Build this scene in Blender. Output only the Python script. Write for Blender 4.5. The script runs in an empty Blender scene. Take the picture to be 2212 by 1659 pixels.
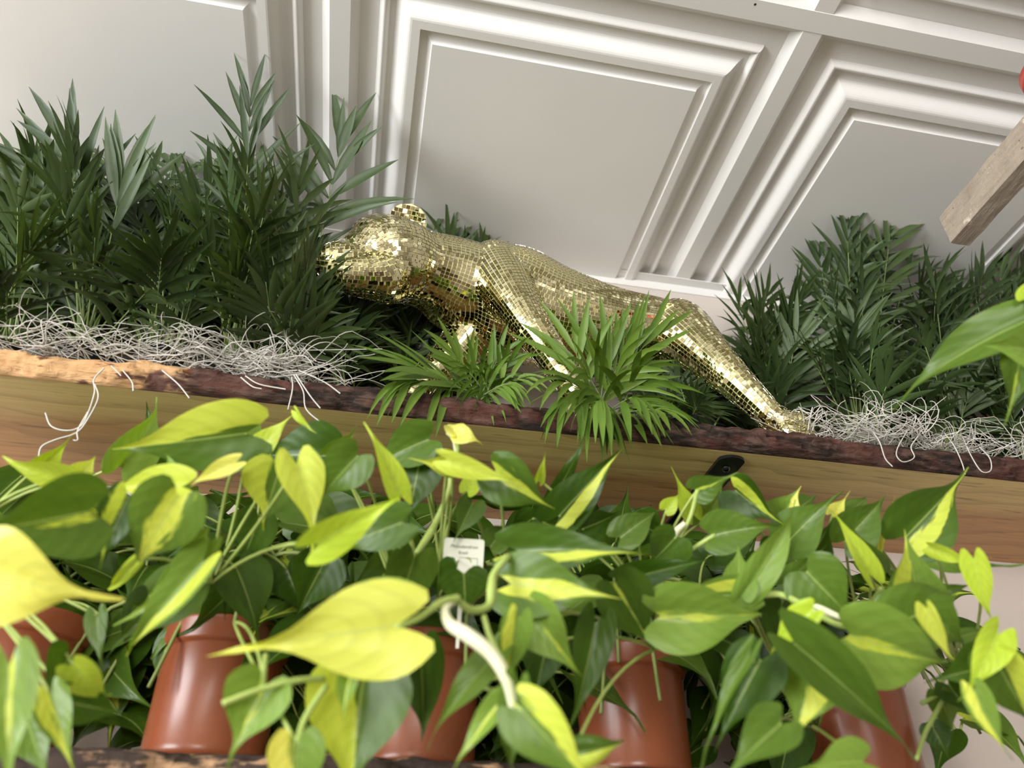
import bpy, math, random
import numpy as np
from mathutils import Vector, Matrix, noise
from mathutils.bvhtree import BVHTree

sc = bpy.context.scene
COL = sc.collection
PI = math.pi
V = Vector

# ------------------------------------------------------------------ camera
FPX, CX, CY = 1665.0, 1106.0, 829.5          # focal length and centre in pixels of the 2212x1659 frame
CAM = V((0.0, 0.0, 1.5))
AX = V((0.98171, 0.11135, 0.15442))          # along the wall, in camera axes (right, down, forward)
AY = V((-0.19038, 0.57946, 0.79245))         # into the wall
AZ = V((-0.00124, -0.80735, 0.59007))        # up
cam_data = bpy.data.cameras.new('camera')
cam = bpy.data.objects.new('camera', cam_data)
COL.objects.link(cam)
c_right = V((AX.x, AY.x, AZ.x)); c_up = -V((AX.y, AY.y, AZ.y)); c_back = -V((AX.z, AY.z, AZ.z))
M = Matrix((c_right, c_up, c_back)).transposed().to_4x4()
M.translation = CAM
cam.matrix_world = M
cam_data.sensor_width = 36.0
cam_data.lens = FPX / 2212.0 * 36.0
cam_data.clip_start = 0.02
cam_data.dof.use_dof = True
cam_data.dof.focus_distance = 0.98
cam_data.dof.aperture_fstop = 4.2
sc.camera = cam

def ray(px, py):
    v = V(((px - CX) / FPX, (py - CY) / FPX, 1.0))
    return V((AX.dot(v), AY.dot(v), AZ.dot(v)))
def PD(px, py, d): return CAM + ray(px, py) * d
def PY(px, py, y):
    r = ray(px, py); return CAM + r * (y / r.y)
def PZ(px, py, z):
    r = ray(px, py); return CAM + r * ((z - CAM.z) / r.z)
def depth(p): return (p - CAM).dot(-c_back)
def pix(p):
    q = p - CAM
    d = q.dot(-c_back)
    return CX + FPX * q.dot(c_right) / d, CY - FPX * q.dot(c_up) / d

# ------------------------------------------------------------------ world and daylight
world = bpy.data.worlds.new('daylight'); sc.world = world
world.use_nodes = True
bg = world.node_tree.nodes['Background']
bg.inputs['Color'].default_value = (0.86, 0.93, 1.0, 1)
bg.inputs['Strength'].default_value = 2.2

def unseen_window_light(name, loc, target, sx, sy, power, colour):
    l = bpy.data.lights.new(name, 'AREA'); l.shape = 'RECTANGLE'
    l.size = sx; l.size_y = sy; l.energy = power; l.color = colour
    o = bpy.data.objects.new(name, l); COL.objects.link(o)
    o.location = loc
    o.rotation_euler = (V(target) - V(loc)).to_track_quat('-Z', 'Y').to_euler()
    return o
# daylight entering through two unseen window openings, added as its source (left wall, and the wall behind the photographer)
unseen_window_light('unseen_window_light_side', (-2.46, -0.95, 1.72), (0.0, -0.95, 1.72), 1.5, 1.30, 118, (0.96, 0.99, 1.0))
unseen_window_light('unseen_window_light_rear', (-0.75, -2.66, 1.80), (-0.75, 0.0, 1.80), 1.1, 1.10, 64, (1.0, 0.97, 0.93))

sc.view_settings.view_transform = 'Standard'
sc.view_settings.look = 'None'
sc.view_settings.gamma = 1.0
sc.view_settings.exposure = 0.0
sc.view_settings.use_curve_mapping = False

# ------------------------------------------------------------------ material helpers
class NT:
    def __init__(self, name):
        self.m = bpy.data.materials.new(name); self.m.use_nodes = True
        self.t = self.m.node_tree
        self.b = self.t.nodes['Principled BSDF']; self.out = self.t.nodes['Material Output']
    def n(self, typ, **kw):
        nd = self.t.nodes.new('ShaderNode' + typ)
        for k, v in kw.items(): setattr(nd, k, v)
        return nd
    def l(self, a, b): self.t.links.new(a, b)
    def put(self, sock, v):
        if hasattr(v, 'is_linked') or isinstance(v, bpy.types.NodeSocket): self.l(v, sock)
        else: sock.default_value = v
    def math(self, op, a, b=0.0, clamp=False):
        nd = self.n('Math', operation=op, use_clamp=clamp)
        self.put(nd.inputs[0], a); self.put(nd.inputs[1], b); return nd.outputs[0]
    def mix(self, f, a, b, blend='MIX'):
        nd = self.n('Mix', data_type='RGBA', blend_type=blend)
        self.put(nd.inputs[0], f)
        for i, v in ((6, a), (7, b)):
            if isinstance(v, tuple): v = (*v[:3], 1)
            self.put(nd.inputs[i], v)
        return nd.outputs[2]
    def noise(self, vec, scale, detail=3.0, rough=0.5, dist=0.0):
        nd = self.n('TexNoise')
        if vec is not None: self.l(vec, nd.inputs['Vector'])
        nd.inputs['Scale'].default_value = scale; nd.inputs['Detail'].default_value = detail
        nd.inputs['Roughness'].default_value = rough; nd.inputs['Distortion'].default_value = dist
        return nd.outputs['Fac']
    def mapping(self, vec, scale=(1, 1, 1), loc=(0, 0, 0)):
        nd = self.n('Mapping'); self.l(vec, nd.inputs[0])
        nd.inputs['Scale'].default_value = scale; nd.inputs['Location'].default_value = loc
        return nd.outputs[0]
    def smooth(self, x, lo, hi, a=0.0, b=1.0):
        nd = self.n('MapRange', interpolation_type='SMOOTHSTEP')
        self.put(nd.inputs[0], x); self.put(nd.inputs[1], lo); self.put(nd.inputs[2], hi)
        nd.inputs[3].default_value = a; nd.inputs[4].default_value = b
        return nd.outputs[0]
    def coord(self, which='Object'): return self.n('TexCoord').outputs[which]
    def bump(self, h, strength=0.3, dist=0.002):
        nd = self.n('Bump'); nd.inputs['Strength'].default_value = strength; nd.inputs['Distance'].default_value = dist
        self.l(h, nd.inputs['Height']); self.l(nd.outputs[0], self.b.inputs['Normal'])
    def set(self, **kw):
        names = dict(col='Base Color', rough='Roughness', metal='Metallic', spec='Specular IOR Level', coat='Coat Weight',
                     coatr='Coat Roughness', trans='Transmission Weight', emit='Emission Strength', sheen='Sheen Weight')
        for k, v in kw.items():
            if isinstance(v, tuple): v = (*v[:3], 1)
            self.put(self.b.inputs[names[k]], v)
        return self

def plain(name, col, rough=0.5, var=0.0, scale=30, **kw):
    t = NT(name)
    if var:
        f = t.noise(t.coord(), scale)
        c = t.mix(f, tuple(x * (1 - var) for x in col), tuple(min(1, x * (1 + var)) for x in col))
        t.set(col=c)
    else: t.set(col=col)
    t.set(rough=rough, **kw)
    return t.m

def m_paint(name, col, rough, bumps=0.0):
    t = NT(name)
    f = t.noise(t.coord(), 9, 4)
    t.set(col=t.mix(f, tuple(c * 0.96 for c in col), col), rough=rough)
    if bumps: t.bump(t.noise(t.coord(), 260, 3), bumps, 0.001)
    return t.m

def m_wood_plank():
    t = NT('pine_plank'); co = t.coord()
    warp = t.noise(t.mapping(co, (1.2, 5, 5)), 1.6, 3)
    sx = t.n('SeparateXYZ'); t.l(co, sx.inputs[0])
    # heartwood towards the back of the board, sapwood towards the front
    heart = t.smooth(t.math('ADD', sx.outputs[1], t.math('MULTIPLY', t.math('SUBTRACT', warp, 0.5), 0.10)), 0.03, 0.10)
    ring = t.n('TexWave', wave_type='BANDS', bands_direction='Y', wave_profile='SAW')
    t.l(t.mapping(co, (0.35, 1, 1)), ring.inputs[0])
    ring.inputs['Scale'].default_value = 9; ring.inputs['Distortion'].default_value = 9
    ring.inputs['Detail'].default_value = 3; ring.inputs['Detail Scale'].default_value = 1.1
    grain = t.noise(t.mapping(co, (3, 90, 40)), 3.5, 5, 0.65)
    sap = t.mix(grain, (0.53, 0.37, 0.135), (0.92, 0.70, 0.30))
    hea = t.mix(grain, (0.43, 0.215, 0.085), (0.74, 0.42, 0.175))
    c = t.mix(heart, sap, hea)
    c = t.mix(t.math('MULTIPLY', t.smooth(ring.outputs[1], 0.55, 1.0), 0.30), c, (0.26, 0.115, 0.045))
    # dark dashes and a knot or two
    dash = t.smooth(t.noise(t.mapping(co, (5, 55, 20), (3, 1, 0)), 2.4, 3, 0.6), 0.60, 0.74)
    c = t.mix(t.math('MULTIPLY', dash, 0.55), c, (0.11, 0.075, 0.033))
    vor = t.n('TexVoronoi', feature='F1'); t.l(t.mapping(co, (2.1, 5.0, 1), (0.37, 0.62, 0)), vor.inputs[0])
    vor.inputs['Scale'].default_value = 1.0
    kn = t.smooth(vor.outputs['Distance'], 0.11, 0.05)
    c = t.mix(t.math('MULTIPLY', kn, 0.8), c, (0.035, 0.018, 0.010))
    t.set(col=c, rough=0.48, spec=0.4); t.bump(grain, 0.15, 0.001)
    return t.m

def m_bark():
    t = NT('bark'); co = t.coord()
    sx = t.n('SeparateXYZ'); t.l(co, sx.inputs[0])
    n1 = t.noise(t.mapping(co, (14, 60, 60)), 2.2, 6, 0.62)
    n2 = t.noise(t.mapping(co, (5, 14, 14)), 3.0, 4)
    c = t.mix(t.smooth(n2, 0.40, 0.62), (0.020, 0.013, 0.010), (0.100, 0.038, 0.027))
    c = t.mix(t.smooth(n1, 0.42, 0.70), c, (0.125, 0.074, 0.056))
    c = t.mix(t.smooth(n1, 0.44, 0.30), c, (0.012, 0.009, 0.008))
    # bark has peeled off near the left end, pale wood shows
    bare = t.smooth(t.math('ADD', sx.outputs[0], t.math('MULTIPLY', t.math('SUBTRACT', n2, 0.5), 0.55)), -0.21, -0.27)
    wood = t.mix(n1, (0.42, 0.20, 0.075), (0.80, 0.52, 0.27))
    patch = t.smooth(t.noise(t.mapping(co, (9, 30, 30), (5, 0, 0)), 2.6, 5, 0.6), 0.52, 0.60)
    wood = t.mix(patch, wood, (0.13, 0.048, 0.024))
    t.set(col=t.mix(bare, c, wood), rough=0.85, spec=0.25); t.bump(n1, 0.9, 0.006)
    return t.m

def m_bark_low():
    t = NT('bark_pale'); co = t.coord()
    n1 = t.noise(t.mapping(co, (14, 60, 60)), 2.0, 6, 0.62)
    n2 = t.noise(t.mapping(co, (6, 22, 22)), 2.6, 5)
    c = t.mix(t.smooth(n2, 0.50, 0.60), (0.060, 0.040, 0.032), (0.50, 0.30, 0.17))
    c = t.mix(t.smooth(n1, 0.48, 0.32), c, (0.030, 0.020, 0.016))
    t.set(col=c, rough=0.85, spec=0.25); t.bump(n1, 0.8, 0.006)
    return t.m

def m_philo():
    """heart leaf: green blade with a lime to yellow sector.  Object colour: r = sector offset, g = sector half width,
    b = yellow share, alpha = how pale the green is."""
    t = NT('philodendron_leaf')
    uv = t.n('UVMap').outputs[0]
    s = t.n('SeparateXYZ'); t.l(uv, s.inputs[0])
    u = s.outputs[1]
    v = t.math('SUBTRACT', t.math('MULTIPLY', s.outputs[0], 2.0), 1.0)
    oi = t.n('ObjectInfo')
    oc = t.n('SeparateColor'); t.l(oi.outputs['Color'], oc.inputs[0])
    rnd = oi.outputs['Random']
    off = t.math('SUBTRACT', t.math('MULTIPLY', oc.outputs[0], 2.0), 1.0)
    comb = t.n('CombineXYZ'); t.l(t.math('MULTIPLY', v, 1.6), comb.inputs[0]); t.l(t.math('MULTIPLY', u, 1.1), comb.inputs[1])
    t.l(t.math('MULTIPLY', rnd, 40.0), comb.inputs[2])
    nz = t.noise(comb.outputs[0], 2.2, 3, 0.5)
    half = t.math('MULTIPLY', oc.outputs[1], 1.5)
    dist = t.math('ABSOLUTE', t.math('SUBTRACT', v, off))
    dist = t.math('ADD', dist, t.math('MULTIPLY', t.math('SUBTRACT', nz, 0.5), 0.85))
    taper = t.math('ADD', 0.65, t.math('MULTIPLY', u, 0.55))
    mask = t.smooth(t.math('SUBTRACT', t.math('MULTIPLY', half, taper), dist), -0.05, 0.06)
    mask = t.math('MULTIPLY', mask, t.smooth(oc.outputs[1], 0.01, 0.04))
    # side veins sweep forward
    w = t.n('TexWave', wave_type='BANDS', bands_direction='X')
    cv = t.n('CombineXYZ'); t.l(t.math('SUBTRACT', u, t.math('MULTIPLY', t.math('ABSOLUTE', v), 0.30)), cv.inputs[0])
    t.l(cv.outputs[0], w.inputs[0]); w.inputs['Scale'].default_value = 2.3; w.inputs['Distortion'].default_value = 0.6
    vein = w.outputs[1]
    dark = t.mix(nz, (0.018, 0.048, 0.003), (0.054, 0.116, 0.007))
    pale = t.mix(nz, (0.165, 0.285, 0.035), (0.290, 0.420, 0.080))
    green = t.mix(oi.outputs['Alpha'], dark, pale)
    lime = t.mix(nz, (0.340, 0.500, 0.025), (0.520, 0.640, 0.060))
    yel = t.mix(nz, (0.620, 0.590, 0.075), (0.830, 0.800, 0.200))
    c = t.mix(mask, green, t.mix(oc.outputs[2], lime, yel))
    c = t.mix(t.math('MULTIPLY', t.smooth(vein, 0.55, 1.0), 0.16), c, t.mix(0.5, c, (0.02, 0.05, 0.01)))
    rib = t.smooth(t.math('ABSOLUTE', v), 0.045, 0.015)
    c = t.mix(t.math('MULTIPLY', rib, 0.45), c, (0.42, 0.52, 0.16))
    t.set(col=c, rough=0.34, spec=0.30)
    t.bump(vein, 0.12, 0.001)
    tr = t.n('BsdfTranslucent'); t.l(t.mix(1.0, c, (1.5, 1.6, 0.30), 'MULTIPLY'), tr.inputs[0])
    mx = t.n('MixShader'); mx.inputs[0].default_value = 0.28
    t.l(t.b.outputs[0], mx.inputs[1]); t.l(tr.outputs[0], mx.inputs[2]); t.l(mx.outputs[0], t.out.inputs[0])
    return t.m

def m_palm(name, c0, c1):
    t = NT(name)
    oi = t.n('ObjectInfo')
    nz = t.noise(t.coord(), 55, 2)
    f = t.math('ADD', t.math('MULTIPLY', nz, 0.5), t.math('MULTIPLY', oi.outputs['Random'], 0.6))
    c = t.mix(f, c0, c1)
    t.set(col=c, rough=0.42, spec=0.4)
    tr = t.n('BsdfTranslucent'); t.l(t.mix(1.0, c, (1.3, 1.25, 0.4), 'MULTIPLY'), tr.inputs[0])
    mx = t.n('MixShader'); mx.inputs[0].default_value = 0.18
    t.l(t.b.outputs[0], mx.inputs[1]); t.l(tr.outputs[0], mx.inputs[2]); t.l(mx.outputs[0], t.out.inputs[0])
    return t.m

def m_stem(name, a, b):
    t = NT(name); f = t.noise(t.coord(), 45, 3)
    t.set(col=t.mix(f, a, b), rough=0.45, spec=0.35); return t.m

def m_pot():
    t = NT('terracotta_plastic'); co = t.coord()
    f = t.noise(t.mapping(co, (1, 1, 0.3)), 30, 3)
    t.set(col=t.mix(f, (0.215, 0.060, 0.024), (0.290, 0.078, 0.032)), rough=0.30, spec=0.45, coat=0.05, coatr=0.2)
    t.bump(t.noise(co, 140, 2), 0.03, 0.001)
    return t.m

def m_weathered():
    t = NT('weathered_wood'); co = t.coord()
    g = t.noise(t.mapping(co, (60, 9, 60)), 3.0, 6, 0.7)
    p = t.noise(co, 60, 5, 0.7)
    c = t.mix(g, (0.19, 0.145, 0.105), (0.50, 0.42, 0.335))
    c = t.mix(t.smooth(p, 0.60, 0.72), c, (0.66, 0.57, 0.46))
    c = t.mix(t.smooth(p, 0.36, 0.28), c, (0.12, 0.08, 0.055))
    t.set(col=c, rough=0.8); t.bump(t.math('ADD', g, p), 0.6, 0.004); return t.m

MAT = dict(
    ceiling=m_paint('white_ceiling_tile', (0.90, 0.88, 0.85), 0.42),
    grid=m_paint('white_ceiling_grid', (0.86, 0.84, 0.81), 0.38),
    wall=m_paint('warm_white_wall', (0.66, 0.585, 0.53), 0.7, 0.05),
    room=m_paint('white_wall_paint', (0.52, 0.48, 0.44), 0.8),
    floor=plain('brown_floor', (0.085, 0.058, 0.04), 0.5, 0.3, 4),
    plank=m_wood_plank(), bark=m_bark(), bark2=m_bark_low(),
    black=plain('black_metal', (0.008, 0.008, 0.009), 0.22, spec=0.5, coat=0.3),
    philo=m_philo(),
    petiole=m_stem('petiole', (0.22, 0.32, 0.06), (0.46, 0.54, 0.16)),
    vine=m_stem('vine_stem', (0.14, 0.22, 0.05), (0.38, 0.42, 0.14)),
    sheath=m_stem('pale_sheath', (0.60, 0.62, 0.34), (0.86, 0.82, 0.62)),
    palm=m_palm('palm_leaf', (0.021, 0.045, 0.013), (0.086, 0.134, 0.040)),
    palm2=m_palm('palm_leaf_fresh', (0.060, 0.135, 0.014), (0.170, 0.270, 0.038)),
    palmstem=m_stem('palm_stem', (0.12, 0.20, 0.05), (0.34, 0.42, 0.16)),
    moss=m_stem('dry_moss', (0.44, 0.41, 0.365), (0.74, 0.70, 0.63)),
    pot=m_pot(), soil=plain('soil', (0.018, 0.012, 0.008), 0.95, 0.5, 120),
    nursery=plain('black_plastic', (0.010, 0.010, 0.010), 0.5),
    redpot=plain('red_plastic', (0.55, 0.06, 0.035), 0.35),
    gold=plain('gold_grout', (0.92, 0.87, 0.46), 0.42, 0.05, 60, metal=0.3),
    tag=plain('white_card', (0.80, 0.79, 0.68), 0.5),
    ink=plain('grey_ink', (0.14, 0.14, 0.11), 0.7),
    inkgreen=plain('green_ink', (0.07, 0.16, 0.04), 0.7),
    inklime=plain('lime_ink', (0.35, 0.45, 0.10), 0.7),
    weathered=m_weathered(), rope=plain('jute_rope', (0.35, 0.25, 0.14), 0.9, 0.3, 200),
)
def m_mirror():
    t = NT('gold_mirror_tile'); oi = t.n('ObjectInfo')
    t.set(col=(0.75, 0.70, 0.45), metal=1.0, rough=0.03); return t.m
MAT['mirror'] = m_mirror()

# ------------------------------------------------------------------ object helpers
ORG = {}
def mesh_of(name, verts, faces, mat, uvs=None, smooth=False):
    me = bpy.data.meshes.new(name)
    me.from_pydata([tuple(v) for v in verts], [], faces)
    if uvs is not None:
        ul = me.uv_layers.new(name='UVMap')
        li = np.empty(len(me.loops), dtype=np.int32); me.loops.foreach_get('vertex_index', li)
        ul.data.foreach_set('uv', np.asarray(uvs, dtype=np.float32)[li].ravel())
    if smooth: me.polygons.foreach_set('use_smooth', [True] * len(me.polygons))
    me.materials.append(MAT[mat] if isinstance(mat, str) else mat)
    return me
def link(name, me, parent=None, loc=None):
    o = bpy.data.objects.new(name, me); COL.objects.link(o)
    if parent is not None: o.parent = parent
    if loc is not None: o.location = loc
    return o
def obj(name, verts, faces, mat, parent=None, uvs=None, smooth=False):
    """verts in world coordinates; a child's mesh is stored relative to its thing's origin"""
    if parent is None:
        o = link(name, mesh_of(name, verts, faces, mat, uvs, smooth)); ORG[o] = V((0, 0, 0)); return o
    g = ORG[parent]
    o = link(name, mesh_of(name, [V(v) - g for v in verts], faces, mat, uvs, smooth), parent); ORG[o] = g
    return o
def thing(name, label, cat, loc, group=None):
    o = bpy.data.objects.new(name, None); COL.objects.link(o)
    o.empty_display_size = 0.02; o.location = loc; ORG[o] = V(loc)
    return tag(o, label, cat, group)
def tag(o, label, cat, group=None):
    o['label'] = label; o['category'] = cat
    if group: o['group'] = group
    return o
def struct(o): o['kind'] = 'structure'; return o

class MB:
    def __init__(self): self.v = []; self.f = []
    def add(self, vs, fs):
        b = len(self.v); self.v += [V(x) for x in vs]; self.f += [tuple(i + b for i in q) for q in fs]; return self
    def box(self, x0, x1, y0, y1, z0, z1):
        vs = [(x, y, z) for x in (x0, x1) for y in (y0, y1) for z in (z0, z1)]
        return self.add(vs, [(0, 1, 3, 2), (4, 6, 7, 5), (0, 4, 5, 1), (2, 3, 7, 6), (0, 2, 6, 4), (1, 5, 7, 3)])
    def tube(self, pts, rad, n=6, cap=True):
        pts = [V(p) for p in pts]
        if not hasattr(rad, '__len__'): rad = [rad] * len(pts)
        vs, fs = [], []
        t0 = (pts[1] - pts[0]).normalized()
        u = t0.orthogonal().normalized()
        for i, p in enumerate(pts):
            t = (pts[min(i + 1, len(pts) - 1)] - pts[max(i - 1, 0)])
            t = t.normalized() if t.length > 1e-9 else t0
            u = (u - t * u.dot(t)); u = u.normalized() if u.length > 1e-6 else t.orthogonal().normalized()
            w = t.cross(u)
            for k in range(n):
                a = 2 * PI * k / n
                vs.append(p + (u * math.cos(a) + w * math.sin(a)) * rad[i])
        for i in range(len(pts) - 1):
            for k in range(n):
                k2 = (k + 1) % n
                fs.append((i * n + k, i * n + k2, (i + 1) * n + k2, (i + 1) * n + k))
        if cap:
            fs.append(tuple(range(n - 1, -1, -1))); m = (len(pts) - 1) * n
            fs.append(tuple(range(m, m + n)))
        return self.add(vs, fs)
    def lathe(self, prof, c, n=40):
        c = V(c); vs, fs = [], []
        for r, z in prof:
            for k in range(n):
                a = 2 * PI * k / n; vs.append(c + V((r * math.cos(a), r * math.sin(a), z)))
        for i in range(len(prof) - 1):
            for k in range(n):
                k2 = (k + 1) % n
                fs.append((i * n + k, i * n + k2, (i + 1) * n + k2, (i + 1) * n + k))
        return self.add(vs, fs)
    def build(self, name, mat, parent=None, smooth=False): return obj(name, self.v, self.f, mat, parent, None, smooth)

def spline(pts, n):
    """Catmull-Rom through the points, n samples per span"""
    pts = [np.array(p, float) for p in pts]
    P = [2 * pts[0] - pts[1]] + pts + [2 * pts[-1] - pts[-2]]
    out = []
    for i in range(1, len(P) - 2):
        p0, p1, p2, p3 = P[i - 1:i + 3]
        for k in range(n):
            t = k / n
            out.append(0.5 * (2 * p1 + (p2 - p0) * t + (2 * p0 - 5 * p1 + 4 * p2 - p3) * t * t + (3 * p1 - p0 - 3 * p2 + p3) * t ** 3))
    out.append(pts[-1])
    return out

# ------------------------------------------------------------------ the room
ZC = 2.4685                 # underside of the ceiling grid
WY = 0.946                  # shelf wall
RX0, RX1, RY0 = -2.4, 3.0, -2.6
struct(MB().box(RX0 - .1, RX1 + .1, RY0 - .1, WY + .1, -0.05, 0).build('floor', 'floor'))
struct(MB().box(RX0 - .1, RX1 + .1, WY, WY + .08, 0, ZC + .05).build('wall_back', 'wall'))
struct(MB().box(RX1, RX1 + .1, RY0, WY, 0, ZC + .05).build('wall_right', 'room'))
def holed(name, axis, pos, a0, a1, h0, h1, b0, b1):  # wall with an unseen window opening, added to let the daylight in
    mb = MB()
    for (p, q, z0, z1) in ((a0, b0, 0, ZC + .05), (b1, a1, 0, ZC + .05), (b0, b1, 0, h0), (b0, b1, h1, ZC + .05)):
        if axis == 'x': mb.box(pos - .1, pos, p, q, z0, z1)
        else: mb.box(p, q, pos - .1, pos, z0, z1)
    return struct(mb.build(name, 'room'))
holed('wall_left', 'x', RX0, RY0, WY, 1.05, 2.40, -1.75, -0.15)
holed('wall_front', 'y', RY0, RX0, RX1, 1.22, 2.38, -1.34, -0.16)

# ceiling: metal grid with moulded tiles dropped in
ceil = struct(MB().box(RX0, RX1, RY0, WY, ZC + .045, ZC + .06).build('ceiling', 'ceiling'))
MOD, TW = 0.6096, 0.0245
GX = 0.5049                 # right edge of one runner; the others follow at the module
GY = 0.4577                 # wall side edge of one cross runner
PROF = [(0.000, 0.013), (0.0365, 0.013)]
PROF += [(0.0365 + 0.0135 * k / 10, 0.013 - 0.0085 * math.sin(PI * k / 10) ** .8 - .0015 * k / 10) for k in range(1, 11)]      # bead
PROF += [(0.0555, 0.0115)]
PROF += [(0.0555 + 0.0245 * k / 10, 0.0115 - 0.0175 * (0.5 - 0.5 * math.cos(PI * k / 10))) for k in range(1, 11)]            # cove running down
PROF += [(0.0910, -0.0060), (0.0920, 0.0010), (0.0965, 0.0010)]                                                            # flat, then a groove
PROF += [(0.0965 + 0.012 * math.sin(PI / 2 * k / 7), 0.0010 - 0.0075 * (1 - math.cos(PI / 2 * k / 7))) for k in range(1, 8)]   # bead round the panel
def tile_mesh(wx, wy, cut=False):
    """moulded panel hanging below its rim; origin at the corner nearest -x, -y; cut = sawn off on its wall side"""
    vs, fs = [], []
    def ringv(s, z): return [(s, s, z), (wx - s, s, z), (wx - s, (wy if cut else wy - s), z), (s, (wy if cut else wy - s), z)]
    for s, z in PROF: vs += ringv(s, z)
    for i in range(len(PROF) - 1):
        for k in range(4):
            if cut and k == 2: continue
            a, b = i * 4 + k, i * 4 + (k + 1) % 4
            fs.append((a, a + 4, b + 4, b))
    m = (len(PROF) - 1) * 4; fs.append((m, m + 3, m + 2, m + 1))
    me = mesh_of('ceiling_tile', vs, fs, 'ceiling')
    return me
def smooth_by_angle(me, ang=30):
    # corners of the mitre stay crisp: mark the diagonal edges sharp
    for e in me.edges:
        a, b = me.vertices[e.vertices[0]].co, me.vertices[e.vertices[1]].co
        d = (b - a)
        if abs(abs(d.x) - abs(d.y)) < 1e-5 and abs(d.x) > 1e-6: e.use_edge_sharp = True
sz = MOD - TW
full, cutm = tile_mesh(sz, sz), tile_mesh(sz, WY - 0.002 - GY, True)
for me in (full, cutm): smooth_by_angle(me)
ix = range(-5, 5); iy = range(-5, 1)
for i in ix:
    x0 = GX + i * MOD
    if x0 + sz > RX1 or x0 < RX0: continue
    for j in iy:
        y0 = GY + j * MOD
        if y0 < RY0: continue
        link('tile', cutm if j == 0 else full, ceil, (x0, y0, ZC))
def runner(x0, x1, y0, y1, along):
    """grid bar: flat face with a sloped flank up to the tiles on each side"""
    b, h = 0.012, 0.013
    mb = MB()
    if along == 'y':
        sec = [(x0 - b, h), (x0 - .001, 0), (x1 + .001, 0), (x1 + b, h)]
        vs = [(x, y, ZC + z) for y in (y0, y1) for x, z in sec]
    else:
        sec = [(y0 - b, h), (y0 - .001, 0), (y1 + .001, 0), (y1 + b, h)]
        vs = [(x, y, ZC + z - .0006) for x in (x0, x1) for y, z in sec]
    mb.add(vs, [(0, 1, 5, 4), (1, 2, 6, 5), (2, 3, 7, 6), (3, 0, 4, 7), (0, 3, 2, 1), (4, 5, 6, 7)] if along == 'y' else [(4, 5, 1, 0), (5, 6, 2, 1), (6, 7, 3, 2), (7, 4, 0, 3), (1, 2, 3, 0), (7, 6, 5, 4)])
    o = mb.build('grid_runner', 'grid', ceil); return o
for i in ix:
    x = GX + i * MOD
    if RX0 < x - TW and x < RX1: runner(x - TW, x, RY0, WY - .0005, 'y')
for j in iy:
    y = GY + j * MOD
    if y - TW > RY0: runner(RX0, RX1, y - TW, y, 'x')
# one pop-rivet on the cross runner
rv = PZ(1631, 9, ZC)
MB().lathe([(0, -.0008), (.0016, -.0008), (.0016, .001)], rv, 10).build('rivet', 'black', ceil)
# wall angle carrying the tile edges
wa = MB().box(RX0, RX1, WY - .019, WY - .0003, ZC - .0015, ZC).box(RX0, RX1, WY - .0018, WY - .0003, ZC - .019, ZC)
struct(wa.build('trim_1', 'grid'))

# ------------------------------------------------------------------ live-edge shelves
def shelf(name, label, x0, x1, yf, yb, z0, z1, matbark, seed, right_end=None):
    t = thing(name, label, 'shelf', ((x0 + x1) / 2, yb, z0))
    mb = MB().box(x0, x1, yf + .004, yb, z0, z1 - .002)
    o = mb.build('plank', 'plank', None)
    # keep plank texture space: y measured from the front edge
    for v in o.data.vertices: v.co -= V((0, yf, 0)); 
    o.parent = t; o.location = V((0, yf, 0)) - ORG[t]; ORG[o] = ORG[t]
    n = int((x1 - x0) / 0.0035); vs, fs = [], []
    prof = [(0.003, 0.0), (0.000, 0.003), (-0.004, 0.10), (-0.008, 0.26), (-0.011, 0.45), (-0.011, 0.63), (-0.008, 0.80), (-0.003, 0.93), (0.006, 1.0), (0.02, 1.0)]
    hh = z1 - z0
    for i in range(n + 1):
        x = x0 + (x1 - x0) * i / n
        base = noise.noise(V((x * 3.1, seed, 0))) * 0.006 + noise.noise(V((x * 9, seed, 4))) * 0.003
        top = noise.noise(V((x * 7, seed, 9))) * 0.004 + abs(noise.noise(V((x * 30, seed, 2)))) * 0.003
        for k, (dy, f) in enumerate(prof):
            plate = noise.cell(V((x * 42 + f * 2.0, f * 2.6 + seed, 1.0)))
            rough = noise.noise(V((x * 60, f * 5, seed))) * 0.0035 + noise.noise(V((x * 150, f * 11, seed + 3))) * 0.0016
            s = 1.0 if 1 < k < 8 else 0.0
            y = yf + dy + (base if k > 1 else base * 0.15) - s * (plate * 0.0035 + rough)
            z = z0 + f * hh + (top if k >= 6 else 0) + s * noise.noise(V((x * 45, f * 8, seed + 7))) * 0.002
            vs.append((x, y, z))
    m = len(prof)
    for i in range(n):
        for k in range(m - 1):
            a = i * m + k; fs.append((a, a + m, a + m + 1, a + 1))
    fs.append(tuple(range(m))); fs.append(tuple(n * m + k for k in range(m - 1, -1, -1)))
    b = link('bark_edge', mesh_of('bark_edge', [V(v) - V((0, yf, z0)) for v in vs], fs, matbark, smooth=True), t, V((0, yf, z0)) - ORG[t])
    ORG[b] = ORG[t]
    return t
SU0, SU1, SF = 1.9728, 2.0035, 0.716
up_shelf = shelf('wall_shelf', 'upper live-edge pine shelf with bark along its front, carrying the gold animal', -0.80, 1.45, SF, WY, SU0, SU1, 'bark', 3.3)
SL1 = 1.5 + 0.126
lx1 = PY(2176, 1645, .70).x
low_shelf = shelf('wall_shelf', 'lower live-edge shelf under the row of terracotta pots', -0.75, lx1, 0.70, WY, SL1 - .032, SL1, 'bark2', 8.1)

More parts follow.
